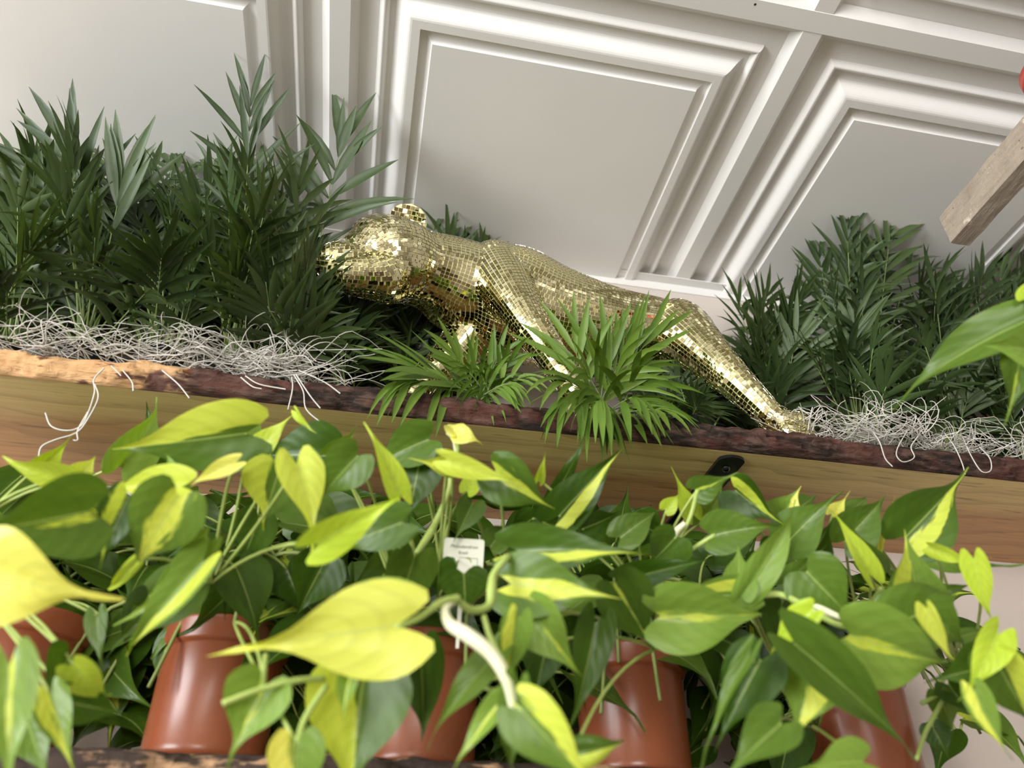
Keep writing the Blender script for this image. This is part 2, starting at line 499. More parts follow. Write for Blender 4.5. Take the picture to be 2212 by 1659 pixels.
# black strap brackets under both shelves
def bracket(parent, x, zf, yf, w=0.033):
    mb = MB(); y0, y1 = yf + 0.009, WY - .002; n = 10; th = 0.004
    pts = []
    for k in range(n + 1):
        a = PI + PI * k / n
        pts.append((x + w / 2 * math.cos(a), y0 + w * .32 + w * .32 * math.sin(a)))
    pts += [(x + w / 2, y1), (x - w / 2, y1)]
    m = len(pts)
    vs = [(px, py, zf - th) for px, py in pts] + [(px, py, zf) for px, py in pts]
    mb.add(vs, [tuple(range(m - 1, -1, -1)), tuple(range(m, 2 * m))] + [(i, (i + 1) % m, m + (i + 1) % m, m + i) for i in range(m)])
    mb.box(x - w / 2, x + w / 2, WY - .006, WY - .001, zf - .19, zf)
    b = mb.build('bracket', 'black', parent)
    s = MB().lathe([(0, -th - .0022), (.0022, -th - .0021), (.0038, -th - .0012), (.0042, -th + .0005)], (x, y0 + .026, zf), 16)
    s.lathe([(.0028, -th - .003), (.0042, -th - .0026), (.0052, -th + .0003)], (x, y0 + .026, zf), 16)
    s.build('screw', 'black', b, True)
bx = PZ(1580, 990, SU0).x
bracket(up_shelf, bx, SU0, SF)
bracket(up_shelf, bx - 0.95, SU0, SF)
bracket(low_shelf, 0.02, SL1 - .032, 0.70); bracket(low_shelf, 0.55, SL1 - .032, 0.70)

# ------------------------------------------------------------------ gold mirror-mosaic big cat
rng = random.Random(7)
def tube_pts(rows):
    out = []
    for px, py, y, r in rows:
        p = PY(px, py, y); out.append((p.x, p.y, p.z, r * depth(p) / FPX))
    return out
ZT = SU1                                    # top of the upper shelf
def foot(px, py, y): return PY(px, py, y)
TUBES = {
    'trunk': tube_pts([(985, 632, .815, 84), (1035, 634, .815, 106), (1100, 652, .815, 122), (1180, 682, .815, 114), (1260, 700, .815, 100),
                       (1340, 708, .818, 82), (1410, 714, .820, 72), (1470, 728, .822, 68), (1515, 752, .824, 52), (1535, 768, .825, 34)]),
    'neck': tube_pts([(1075, 640, .812, 95), (1010, 618, .805, 96), (960, 598, .795, 90), (915, 582, .782, 82), (870, 572, .772, 80)]),
    'head': tube_pts([(915, 585, .780, 66), (885, 572, .770, 86), (850, 562, .762, 93), (815, 558, .756, 88), (788, 564, .752, 68),
                      (768, 573, .748, 54), (748, 573, .745, 51), (728, 571, .744, 48)]),
}
def leg(rows, endy, px, py):
    """leg given by pixels down to the last row, then the paw on the shelf top at depth endy"""
    t = tube_pts(rows)
    f = PZ(px, py, ZT + .016); f = V((f.x, endy, ZT + .015))
    t.append((f.x, f.y, f.z + .016, t[-1][3] * .88)); t.append((f.x - .003, f.y - .003, f.z, 0.0145)); t.append((f.x - .020, f.y - .005, f.z - .003, 0.0115))
    return t
TUBES['foreleg'] = leg([(1072, 590, .776, 64), (1094, 625, .760, 61), (1118, 662, .748, 52), (1147, 706, .741, 43), (1179, 752, .738, 37), (1212, 800, .736, 32)], .738, 1262, 880)
TUBES['foreleg_far'] = leg([(1055, 690, .842, 72), (1018, 730, .848, 62), (984, 764, .854, 48), (950, 797, .858, 38), (912, 826, .860, 33)], .870, 850, 900)
TUBES['hindleg'] = leg([(1462, 716, .800, 68), (1496, 742, .786, 60), (1545, 786, .768, 48), (1592, 828, .756, 38), (1640, 874, .748, 32), (1678, 908, .742, 27)], .733, 1712, 958)
TUBES['hindleg_far'] = leg([(1450, 735, .850, 58), (1452, 775, .860, 46), (1456, 815, .866, 36), (1470, 850, .868, 32)], .870, 1520, 930)
TUBES['shoulder'] = tube_pts([(1030, 545, .800, 20), (1058, 560, .796, 46), (1085, 590, .788, 62), (1110, 625, .780, 56), (1128, 660, .776, 26)])
TUBES['haunch'] = tube_pts([(1418, 672, .812, 24), (1448, 690, .806, 50), (1480, 716, .800, 58), (1512, 748, .794, 48), (1530, 772, .790, 22)])
TUBES['cheek'] = tube_pts([(872, 600, .752, 24), (840, 596, .744, 46), (800, 592, .738, 44), (765, 594, .734, 38), (742, 592, .732, 34), (728, 590, .733, 26)])
TUBES['brow'] = tube_pts([(872, 508, .766, 22), (842, 508, .754, 42), (812, 507, .745, 43), (788, 510, .742, 36), (772, 516, .742, 22)])
TUBES['snout'] = tube_pts([(790, 548, .744, 18), (765, 546, .740, 26), (740, 546, .738, 27), (722, 548, .738, 22)])
TUBES['jaw'] = tube_pts([(880, 618, .770, 22), (845, 616, .762, 38), (805, 612, .757, 36), (765, 606, .752, 32), (730, 596, .750, 26), (712, 590, .750, 16)])

cat_org = V((PY(1240, 700, .815).x, .80, ZT))
catO = thing('cat_sculpture', 'prowling big cat sculpture covered in small gold mirror tiles on the upper shelf', 'sculpture', cat_org)
dense = {k: [np.array(p) for p in spline(v, 10)] for k, v in TUBES.items()}
mb = MB()
for k, pts in dense.items():
    mb.tube([p[:3] for p in pts], [max(p[3], .002) for p in pts], 24)
    for e in (pts[0], pts[-1]):             # rounded ends
        r = max(e[3], .002); prof = [(r * math.sin(PI * i / 8) + 1e-5, -r * math.cos(PI * i / 8)) for i in range(9)]
        mb.lathe(prof, e[:3], 16)
raw = obj('raw', mb.v, mb.f, 'gold')
md = raw.modifiers.new('r', 'REMESH'); md.mode = 'VOXEL'; md.voxel_size = 0.0036
md = raw.modifiers.new('s', 'SMOOTH'); md.iterations = 6; md.factor = 0.5
dg = bpy.context.evaluated_depsgraph_get()
ev = raw.evaluated_get(dg).to_mesh()
bv = [v.co.copy() for v in ev.vertices]; bf = [tuple(p.vertices) for p in ev.polygons]
bpy.data.objects.remove(raw)
body = obj('body', bv, bf, 'gold', catO, smooth=True)
bvh = BVHTree.FromPolygons(bv, bf)
# who owns a surface point: the tube whose normalised distance is least
own_p = np.array([p for k in dense for p in dense[k]]); own_k = [k for k in dense for p in dense[k]]
TS = 0.0063
SKIP = {'brow', 'snout', 'cheek', 'jaw', 'shoulder', 'haunch'}       # swellings: they shape the body, the rows of tiles run over them
NTH = {'trunk': 82, 'neck': 72, 'head': 62, 'foreleg': 42, 'foreleg_far': 38, 'hindleg': 42, 'hindleg_far': 38}
mask_own = np.array([k not in SKIP for k in own_k]); own_pm = own_p[mask_own]; own_km = [k for k in own_k if k not in SKIP]
tiles = []                                  # centre, normal, tangent, length, width
cells = {}
def cell(p): return (int(p.x // TS), int(p.y // TS), int(p.z // TS))
def crowded(p, lim):
    k = cell(p)
    for i in (-1, 0, 1):
        for j in (-1, 0, 1):
            for l in (-1, 0, 1):
                for q in cells.get((k[0] + i, k[1] + j, k[2] + l), ()):
                    if (q - p).length < lim: return True
    return False
def put_tile(hit, nrm, tan, ln, wd):
    jn = (nrm + V((rng.gauss(0, .016), rng.gauss(0, .016), rng.gauss(0, .016)))).normalized()
    tiles.append((hit + nrm * .0004, jn, (tan - jn * tan.dot(jn)).normalized(), ln, wd)); cells.setdefault(cell(hit), []).append(hit.copy())
for fill in (False, True):
  for key, rows in TUBES.items():
    if key in SKIP and not fill: continue
    pts = [np.array(p) for p in spline(rows, 24)]
    acc = [0.0]
    for p, q in zip(pts, pts[1:]): acc.append(acc[-1] + float(np.linalg.norm(q[:3] - p[:3])))
    L = acc[-1]; nth = NTH.get(key, 40)
    P = np.array(pts); A = np.array(acc)
    ax = V(P[-1][:3] - P[0][:3]).normalized()
    n0 = V((0, 0, 1)); n0 = (n0 - ax * n0.dot(ax)).normalized()
    for th in range(nth):
        ang = 2 * PI * th / nth
        s = rng.uniform(0, TS * .35); prev = None
        while s < L:
            cc = V([np.interp(s, A, P[:, i]) for i in range(3)])
            c2 = V([np.interp(min(s + .004, L), A, P[:, i]) for i in range(3)]); c1 = V([np.interp(max(s - .004, 0), A, P[:, i]) for i in range(3)])
            t = (c2 - c1).normalized(); r = float(np.interp(s, A, P[:, 3]))
            u = (n0 - t * n0.dot(t)).normalized(); w = t.cross(u)
            dr = u * math.cos(ang) + w * math.sin(ang)
            hit, nrm, idx, dist = bvh.ray_cast(cc, dr, r * 2.2 + .02)
            if hit is not None and nrm.dot(dr) > 0.2:
                tan = t - nrm * t.dot(nrm)
                wid = dist * 2 * PI / nth
                if tan.length > .2:
                    tan.normalize()
                    if fill:
                        if not crowded(hit, TS * .80): put_tile(hit, nrm, tan, TS * .80, TS * .72)
                    else:
                        q = np.linalg.norm(own_pm[:, :3] - np.array(hit), axis=1) / np.maximum(own_pm[:, 3], .012)
                        if own_km[int(np.argmin(q))] == key and (wid > .0036 or th % 2 == 0) and (prev is None or (hit - prev).length > TS * .985):
                            if wid <= .0036: wid *= 2
                            put_tile(hit, nrm, tan, TS * .885, min(wid, .0076) * .875); prev = hit.copy()
            s += TS * (0.5 if fill or prev is None or hit is None else 0.07)
    if not fill:                            # domed ends: rings of tiles round the pole
        e, e2 = P[-1], P[-6]
        t = V(e[:3] - e2[:3]).normalized(); u = t.orthogonal().normalized(); w = t.cross(u); r = e[3]
        ph = PI / 2 - .05
        while ph > 0:
            k = max(1, int(2 * PI * r * math.sin(ph) / TS))
            for j in range(k):
                a2 = 2 * PI * (j + .5 * (int(ph * 10) % 2)) / k
                rad_ = u * math.cos(a2) + w * math.sin(a2)
                dr = t * math.cos(ph) + rad_ * math.sin(ph)
                hit, nrm, idx, dist = bvh.ray_cast(V(e[:3]), dr, r * 2.2 + .01)
                if hit is None or nrm.dot(dr) < .2 or crowded(hit, TS * .85): continue
                tan = (t * -math.sin(ph) + rad_ * math.cos(ph)); tan = tan - nrm * tan.dot(nrm)
                if tan.length > .1: put_tile(hit, nrm, tan.normalized(), TS * .85, TS * .84)
            ph -= TS / max(r, .01)
# ears: rounded flat shells
def ear(px, py, y, up_px, up_py, w, h, nrm_hint):
    base = PY(px, py, y); tip = PY(up_px, up_py, y - .028)
    a = (tip - base); hgt = a.length; a.normalize()
    n = V(nrm_hint); n = (n - a * n.dot(a)).normalized(); sd = a.cross(n)
    W = w
    vs, fs = [], []
    def outline(t): return W * (0.90 if t < .25 else 0.90) * math.sqrt(max(0.0, 1 - max(0.0, (t - .30) / .70) ** 2.2))
    rows_, cols = 12, 12
    for sgn in (1, -1):
        for i in range(rows_ + 1):
            t = -0.25 + 1.25 * i / rows_
            for j in range(cols + 1):
                v = -1 + 2 * j / cols
                x = v * outline(t) ; th = 0.0038 * math.sqrt(max(0, 1 - v * v)) * (1 - max(0, t) ** 4 * .9) + .0006
                dish = -0.006 * (1 - v * v) * (1 - t * t)
                vs.append(base + a * (t * hgt) + sd * x + n * (sgn * th + dish))
    m = (rows_ + 1) * (cols + 1)
    for g in range(2):
        for i in range(rows_):
            for j in range(cols):
                q = g * m + i * (cols + 1) + j
                f = (q, q + 1, q + cols + 2, q + cols + 1); fs.append(f if g == 0 else f[::-1])
    for i in range(rows_):
        for j in (0, cols):
            q = i * (cols + 1) + j; f = (q, q + cols + 1, m + q + cols + 1, m + q); fs.append(f if j == 0 else f[::-1])
    for j in range(cols):
        q = rows_ * (cols + 1) + j; fs.append((q, q + 1, m + q + 1, m + q)); q = j; fs.append((q + 1, q, m + q, m + q + 1))
    obj('ear', vs, fs, 'gold', catO, smooth=True)
    ts = TS * 1.02
    for sgn in (1, -1):
        y_ = 0.001
        while y_ < hgt - .003:
            t = y_ / hgt; o = outline(t) - .0035; k = int(o // ts)
            for j in range(-k - 1, k + 2):
                x = (j + (.5 if int(y_ / ts) % 2 else 0)) * ts
                if abs(x) > o: continue
                v = x / max(outline(t), .001)
                th = 0.0038 * math.sqrt(max(0, 1 - v * v)) * (1 - max(0, t) ** 4 * .9) + .0006
                dish = -0.006 * (1 - v * v) * (1 - t * t)
                nn = (n * sgn + sd * (-v * .35 * sgn) + V((rng.gauss(0, .09), rng.gauss(0, .09), rng.gauss(0, .09)))).normalized()
                tiles.append((base + a * y_ + sd * x + n * (sgn * (th + .0006) + dish), nn, (a - nn * a.dot(nn)).normalized(), TS * .88, TS * .86))
            y_ += ts
ear(876, 499, .768, 889, 440, .0305, 0, (-.15, -1, -.5))
ear(852, 500, .835, 858, 470, .0235, 0, (-.5, -1, -.2))
# tile pieces
def tile_shape():
    vs = [(sx * .5, sy * .5, 0.0) for sx, sy in ((-1, -1), (1, -1), (1, 1), (-1, 1))]
    vs += [(sx * .47, sy * .47, 1.0) for sx, sy in ((-1, -1), (1, -1), (1, 1), (-1, 1))]
    return vs, [(4, 5, 6, 7), (0, 1, 5, 4), (1, 2, 6, 5), (2, 3, 7, 6), (3, 0, 4, 7)]
tv, tf = tile_shape()
TH = 0.0009
def tmat(tl):
    c, n, t, ln, wd = tl; b = n.cross(t)
    return Matrix(((t.x * ln, b.x * wd, n.x * TH, c.x), (t.y * ln, b.y * wd, n.y * TH, c.y), (t.z * ln, b.z * wd, n.z * TH, c.z), (0, 0, 0, 1)))
score = []
for i, tl in enumerate(tiles):
    view = (CAM - tl[0]); d = view.length; view.normalize()
    f = tl[1].dot(view)
    if f <= 0.1: continue
    if bvh.ray_cast(tl[0] + tl[1] * .004, view, 2.0)[0] is not None: continue
    x, y = pix(tl[0])
    if y > 840 and x < 1500: continue
    score.append((f * tl[3] * tl[4] / d ** 2, i))
score.sort(reverse=True)
big = {i for _, i in score[:300]}
unit = mesh_of('mirror_tile', tv, tf, 'mirror')
allv, allf = [], []
for i, tl in enumerate(tiles):
    m = tmat(tl)
    if i in big:
        o = link('mirror_tile', unit, catO); m.translation = m.translation - cat_org; o.matrix_local = m
    else:
        b = len(allv); allv += [m @ V(v) for v in tv]; allf += [tuple(k + b for k in f) for f in tf]
st = obj('mirror_mosaic', allv, allf, 'mirror', catO); st['kind'] = 'stuff'
print('TILES', len(tiles), 'visible', len(score))

# ------------------------------------------------------------------ parlour palms
def leaflet(mb, base, d, n, L, W, droop, rs):
    """lanceolate leaflet, slightly folded along its middle, tip sinking"""
    d = d.normalized(); n = (n - d * n.dot(d)); n = n.normalized() if n.length > 1e-5 else d.orthogonal().normalized()
    s = d.cross(n)
    prof = [(0, .12), (.15, .62), (.35, 1.0), (.58, .92), (.80, .55), (1.0, .03)]
    vs, fs = [], []
    p = base.copy(); dirn = d.copy(); last = 0.0
    for t, w in prof:
        p = p + dirn * ((t - last) * L); last = t
        dirn = (dirn + V((0, 0, -droop * .5)) + n * rs.gauss(0, .015)).normalized()
        ww = W * w * .5
        vs += [p - s * ww + n * ww * .35, p, p + s * ww + n * ww * .35]
    for i in range(len(prof) - 1):
        a = i * 3
        fs += [(a, a + 1, a + 4, a + 3), (a + 1, a + 2, a + 5, a + 4)]
    mb.add(vs, fs)
def frond(parent, base, tip, rs, mat, pairs=7, bare=.5, leafL=.085, leafW=.0105, bow=.10, droop=.35, stem_r=.0016, nh=None, spread=.75):
    base, tip = V(base), V(tip)
    d = tip - base; Lf = d.length
    out = V((d.x, d.y, 0)); out = out.normalized() if out.length > 1e-4 else V((rs.uniform(-1, 1), -1, 0)).normalized()
    mid = base + d * .5 + V((0, 0, 1)) * (bow * Lf) - out * (bow * .5 * Lf)
    pts = []
    for i in range(13):
        t = i / 12; pts.append(base * (1 - t) ** 2 + mid * (2 * t * (1 - t)) + tip * t * t)
    sm = MB().tube(pts, [stem_r * (1 - .72 * i / 12) for i in range(13)], 5)
    mb = MB()
    nv = V(nh) if nh is not None else (V((rs.uniform(-.5, .5), -rs.uniform(.3, 1), rs.uniform(.1, .9))))
    for k in range(pairs):
        t = bare + (1 - bare) * (k + .3) / pairs
        i = min(int(t * 12), 11); f = t * 12 - i
        p = pts[i].lerp(pts[i + 1], f); tg = (pts[i + 1] - pts[i]).normalized()
        n = (nv - tg * nv.dot(tg)).normalized(); s = tg.cross(n)
        for sg in (-1, 1):
            q = (k + .5) / pairs
            ang = spread * (1.15 - .65 * q) + rs.gauss(0, .16)
            dd = tg * math.cos(ang) + s * (sg * math.sin(ang)) + n * rs.uniform(-.05, .22)
            sc_ = (0.72 + .45 * math.sin(PI * min(1, q * .9 + .12))) * rs.uniform(.85, 1.12)
            leaflet(mb, p, dd, n, leafL * sc_, leafW * rs.uniform(.85, 1.2), droop * rs.uniform(.5, 1.4), rs)
    tg = (pts[-1] - pts[-2]).normalized(); n = (nv - tg * nv.dot(tg)).normalized(); s = tg.cross(n)
    for sg in (-.22, .22): leaflet(mb, pts[-1], tg + s * sg, n, leafL * .95, leafW, droop, rs)
    fr = mb.build('frond', mat, parent, True)
    sm.build('stalk', 'palmstem', fr, True)
    return fr
def clampz(p):
    if p.z > ZC - .012: # stay under the ceiling: slide towards the camera along the same ray
        r = (p - CAM); k = (ZC - .012 - CAM.z) / r.z; return CAM + r * k
    return p
def palm(label, px, py, y, seed, n, sx, top, bot, lean=0, mat='palm', hand=(), pot=True, ysp=(.66, .90), leafL=.078, leafW=.0085, back=9):
    rs = random.Random(seed)
    c = PY(px, py, y); c = V((c.x, y, ZT))
    t = thing('parlor_palm', label, 'palm', c, 'parlor palms on the upper shelf')
    ph = .052
    if pot:
        MB().lathe([(0, .001), (.027, .001), (.034, ph), (.031, ph), (.030, ph - .006), (0, ph - .006)], c, 20).build('pot', 'nursery', t, True)
        z0 = ph - .008
    else: z0 = .004
    for i in range(n):
        f = (i + rs.random()) / n
        ty = top + (bot - top) * f ** 1.15
        tx = px + lean * (1 - f) + rs.gauss(0, sx * (.55 + .6 * f))
        yy = rs.uniform(*ysp)
        tip = clampz(PY(tx, ty, yy))
        if tip.y > WY - .03: tip.y = WY - .03
        b = c + V((rs.gauss(0, .010), rs.gauss(0, .010), z0))
        frond(t, b, tip, rs, mat, pairs=rs.randint(6, 10), bare=rs.uniform(.42, .58), leafL=leafL * rs.uniform(.8, 1.15), leafW=leafW, bow=rs.uniform(-.02, .16), droop=rs.uniform(.1, .5))
    for i in range(back):                   # low fronds at the back, close to the wall
        tip = PY(px + rs.gauss(0, sx * 1.1), rs.uniform(bot - 90, bot + 70), rs.uniform(.865, .915))
        frond(t, c + V((rs.gauss(0, .010), .008, z0)), tip, rs, mat, pairs=rs.randint(6, 9), bare=rs.uniform(.25, .4), leafL=leafL * rs.uniform(.8, 1.1), leafW=leafW * 1.1, bow=rs.uniform(0, .2), droop=rs.uniform(.1, .5))
    for (tx, ty, yy, pr, ll, lw, br, nh, dr, sp) in hand:
        tip = clampz(PY(tx, ty, yy)); b = c + V((rs.gauss(0, .006), -.006, z0))
        frond(t, b, tip, rs, mat, pairs=pr, bare=br, leafL=ll, leafW=lw, bow=.04, droop=dr, nh=nh, spread=sp)
    return t
FR = (-.1, -1, -.15)
palm('dense dark green palm at the far left end of the upper shelf', 30, 700, .80, 11, 24, 85, 330, 640, 0)
palm('tall palm with broad pale fingers fanning above the left clump', 205, 715, .79, 12, 22, 80, 330, 640, 0,
     hand=[(150, 330, .70, 5, .105, .013, .62, FR, .15, .62), (262, 400, .70, 4, .105, .0135, .68, FR, .05, .45), (60, 420, .72, 5, .09, .011, .55, FR, .3, .8)])
palm('bushy palm with a thick bundle of pale stems, third from the left', 362, 745, .775, 13, 24, 85, 340, 640, 10)
palm('palm whose single frond rises highest against the white ceiling', 520, 740, .785, 14, 22, 75, 350, 650, 10,
     hand=[(540, 232, .66, 8, .085, .0085, .52, FR, .12, .60)])
palm('palm with one wide frond arching right beside the gold head', 640, 770, .79, 15, 22, 45, 400, 720, -40,
     hand=[(735, 320, .70, 6, .105, .0135, .60, FR, .25, .75)])
palm('shaded low palm on the shelf below the gold muzzle', 735, 800, .82, 16, 16, 60, 660, 780, 0, ysp=(.80, .90))
palm('dark palm behind the throat and chest of the gold cat', 900, 830, .89, 17, 16, 70, 600, 780, 0, ysp=(.86, .915))
palm('palm mostly hidden behind the gold neck, tips showing above it', 990, 820, .905, 18, 8, 30, 500, 620, 0, ysp=(.895, .915), hand=[(935, 480, .90, 6, .06, .008, .6, FR, .3, .8)])
palm('blurred palm right behind the gold hind paw', 1650, 900, .86, 21, 22, 45, 640, 880, 20, ysp=(.80, .91))
palm('tall blurred palm with two pointed crowns right of the gold cat', 1845, 905, .84, 22, 30, 85, 500, 860, 0, ysp=(.74, .90),
     hand=[(1830, 480, .80, 8, .075, .0095, .55, FR, .15, .6), (1925, 500, .80, 8, .080, .0095, .55, FR, .15, .6), (1770, 560, .80, 6, .08, .0095, .55, FR, .2, .7)])
palm('wide blurred palm with many pale stems at its foot, second from right', 2030, 935, .84, 23, 28, 80, 600, 890, 0, ysp=(.74, .90))
palm('blurred palm cut by the right edge of the picture', 2190, 950, .85, 24, 24, 80, 560, 900, 0, ysp=(.74, .90))
# two fresh green seedling clumps at the front edge, in front of the cat
rsA = random.Random(31)
cA = PY(1050, 868, .735); cA = V((cA.x, .735, ZT))
pA = thing('parlor_palm', 'small bright palm with a feathery frond reaching left over the bark', 'palm', cA, 'parlor palms on the upper shelf')
for tx, ty, yy, pr, ll, lw, br, nh, dr, sp, bow in [
    (905, 795, .700, 6, .085, .0100, .30, (.35, -.8, .45), .10, .70, .10), (870, 825, .690, 5, .075, .0100, .55, (.2, -1, .1), .9, .75, .25),
    (985, 770, .715, 5, .055, .0070, .35, (0, -1, .2), .2, .7, .05), (1075, 775, .72, 4, .05, .0065, .4, (0, -1, .1), .3, .6, .02),
    (1100, 790, .715, 5, .05, .0060, .35, (.3, -1, .1), .5, .8, .05), (1010, 800, .705, 6, .05, .0060, .3, (-.3, -1, .3), .7, .9, .1),
    (1090, 830, .70, 5, .05, .0060, .3, (.3, -1, .2), .8, .9, .1), (1040, 810, .70, 6, .045, .0058, .3, (0, -1, .3), .8, 1.0, .1),
    (1130, 815, .71, 4, .045, .0058, .3, (.3, -1, .2), .6, .9, .1)]:
    frond(pA, cA + V((rsA.gauss(0, .012), rsA.gauss(0, .006), .004)), PY(tx, ty, yy), rsA, 'palm2', pairs=pr, bare=br, leafL=ll, leafW=lw, bow=bow, droop=dr, nh=nh, spread=sp, stem_r=.0012)
rsB = random.Random(33)
cB = PY(1300, 880, .735); cB = V((cB.x, .735, ZT))
pB = thing('parlor_palm', 'bright bushy palm tuft spilling over the bark below the gold foreleg', 'palm', cB, 'parlor palms on the upper shelf')
for tx, ty, yy, pr, ll, lw, br, nh, dr, sp, bow in [
    (1400, 735, .715, 3, .095, .0085, .55, (.3, -1, .1), .05, .30, .02), (1245, 765, .715, 3, .090, .0095, .4, (-.2, -1, .1), .15, .45, .02),
    (1310, 765, .72, 3, .090, .0095, .4, (0, -1, .1), .1, .40, .02), (1350, 760, .72, 3, .085, .0085, .4, (.3, -1, .1), .1, .5, .02), (1225, 825, .69, 4, .090, .0095, .3, (-.2, -1, .3), .6, .8, .15),
    (1232, 858, .685, 4, .090, .0095, .3, (-.2, -1, .3), 1.0, .9, .22), (1300, 862, .68, 4, .085, .0095, .3, (0, -1, .2), 1.5, 1.0, .25),
    (1365, 858, .685, 4, .085, .0090, .3, (.2, -1, .3), 1.0, .95, .2), (1372, 815, .70, 4, .085, .0090, .3, (.2, -1, .2), .6, .7, .1),
    (1270, 810, .69, 4, .080, .0090, .3, (-.1, -1, .2), .6, .9, .1), (1335, 800, .70, 4, .080, .0085, .3, (.1, -1, .2), .4, .7, .08),
    (1430, 885, .70, 5, .055, .0075, .3, (.2, -1, .3), .6, 1.0, .1)]:
    frond(pB, cB + V((rsB.gauss(0, .010), rsB.gauss(0, .005), .004)), PY(tx, ty, yy), rsB, 'palm2', pairs=pr, bare=br, leafL=ll, leafW=lw, bow=bow, droop=dr, nh=nh, spread=sp, stem_r=.0012)
palm('low dark palm between the gold legs near the bark edge', 1480, 890, .80, 37, 12, 60, 800, 880, 0, ysp=(.72, .86), leafL=.05, leafW=.007)

# ------------------------------------------------------------------ dry curly moss along the shelf front
def strands(mb, rs, n, x0, x1, ylo, yhi, zlo, zhi, Lm, r=.00075, curl=1.0):
    for i in range(n):
        f = rs.random()
        p = V((x0 + (x1 - x0) * f, rs.uniform(ylo, yhi), zlo + (zhi - zlo) * rs.random() ** 1.6))
        a = rs.uniform(0, 2 * PI); d = V((math.cos(a), math.sin(a) * .45, rs.gauss(0, .35))).normalized()
        ax_ = V((rs.gauss(0, 1), rs.gauss(0, 1), rs.gauss(0, 1))).normalized(); k = rs.gauss(0, .22) * curl
        pts = [p.copy()]; st_ = Lm / 13
        for s in range(13):
            if rs.random() < .18: ax_ = V((rs.gauss(0, 1), rs.gauss(0, 1), rs.gauss(0, 1))).normalized(); k = rs.gauss(0, .30) * curl
            d = (Matrix.Rotation(k, 3, ax_) @ d).normalized()
            q = pts[-1] + d * st_
            if q.z < zlo - .004: d.z = abs(d.z) * .5 + .05; q = pts[-1] + d.normalized() * st_
            if q.z > zhi + .012: d.z -= .4; d.normalize(); q = pts[-1] + d * st_
            if q.y > yhi + .02: d.y -= .5
            if q.y < ylo - .012: d.y += .5
            pts.append(q)
        mb.tube(pts, [r * (1 - .5 * j / 13) for j in range(14)], 4, False)
def hang(mb, pxs, y, r=.0008):
    pts = [V(p) for p in spline([PY(a, b, y if not isinstance(y, list) else y[i]) for i, (a, b) in enumerate(pxs)], 5)]
    mb.tube(pts, r, 4, False)
rsM = random.Random(5)
mL = MB()
xa, xb = PY(-40, 760, .72).x, PY(690, 800, .72).x
strands(mL, rsM, 280, xa, xb, .700, .760, ZT + .003, ZT + .026, .085)
strands(mL, rsM, 60, PY(440, 760, .72).x, PY(690, 790, .72).x, .700, .735, ZT + .015, ZT + .045, .10, curl=.7)
YH = SF - .016
for L in ([(225, 795), (203, 820), (204, 850), (185, 905), (168, 925), (140, 930), (110, 920), (98, 892)], [(205, 830), (212, 860), (190, 905), (165, 935), (120, 950), (90, 965), (83, 990)],
          [(190, 890), (168, 930), (168, 950), (158, 951)], [(265, 800), (285, 825), (288, 845)], [(240, 790), (262, 812)], [(350, 800), (385, 830), (409, 860)], [(520, 815), (545, 835), (565, 840)],
          [(530, 812), (560, 830), (617, 841)], [(630, 815), (632, 840), (622, 885)], [(635, 810), (655, 845), (662, 885), (703, 920)], [(640, 810), (670, 855), (692, 882)], [(645, 800), (700, 825), (735, 850)]):
    hang(mL, L, YH)
o = mL.build('dry_moss', 'moss', None, True); o['kind'] = 'stuff'; tag(o, 'pale dry curly moss strands along the left shelf front under the tall palms', 'moss')
mR = MB()
xa, xb = PY(1735, 930, .72).x, PY(2260, 1000, .72).x
strands(mR, rsM, 230, xa, xb, .700, .770, ZT + .003, ZT + .026, .085, curl=1.5)
strands(mR, rsM, 60, PY(1820, 900, .73).x, PY(1990, 950, .73).x, .700, .745, ZT + .010, ZT + .05, .10, curl=1.6)
for L in ([(1880, 925), (1900, 955), (1912, 990), (1928, 1008)], [(1960, 930), (1940, 965), (1937, 985), (1952, 998), (1975, 988), (1968, 965), (1985, 940)], [(2040, 935), (2062, 965), (2078, 1000), (2085, 1025)], [(2080, 945), (2098, 985), (2120, 1018), (2140, 1016), (2138, 990), (2115, 965)],
          [(1745, 930), (1750, 900), (1755, 880)], [(1755, 930), (1765, 895), (1775, 885)]):
    hang(mR, L, YH)
o = mR.build('dry_moss', 'moss', None, True); o['kind'] = 'stuff'; tag(o, 'greyish dry curly moss tangle on the shelf right of the gold hind paw', 'moss')

# ------------------------------------------------------------------ heart-leaf plants in terracotta pots
WT = [(0, .40), (.05, .455), (.12, .495), (.20, .50), (.30, .475), (.40, .42), (.50, .34), (.58, .262), (.66, .180), (.73, .118), (.80, .076), (.88, .044), (.95, .022), (1.0, .005)]
WU = [a for a, b in WT]; WW = [b for a, b in WT]
TYPES = {            # sector offset, half width, yellow share, paleness of the green
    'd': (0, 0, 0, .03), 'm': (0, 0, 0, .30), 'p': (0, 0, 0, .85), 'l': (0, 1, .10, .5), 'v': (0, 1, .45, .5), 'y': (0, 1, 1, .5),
    'c': (0, .22, .25, .15), 'C': (0, .30, .55, .35), 'r': (.38, .20, .35, .08), 'q': (-.38, .20, .35, .08), 'h': (.75, .50, .30, .22), 'k': (-.75, .50, .30, .22),
    'Z': (0, 1, .72, 1.0), 'n': (0, .035, .3, .28), 'N': (0, .06, .4, .80), 'R': (.45, .26, .5, .65), 'Q': (-.45, .26, .5, .65), 'Y': (.8, .62, 1, .75), 'K': (-.8, .62, 1, .75),
}
lr = random.Random(99)
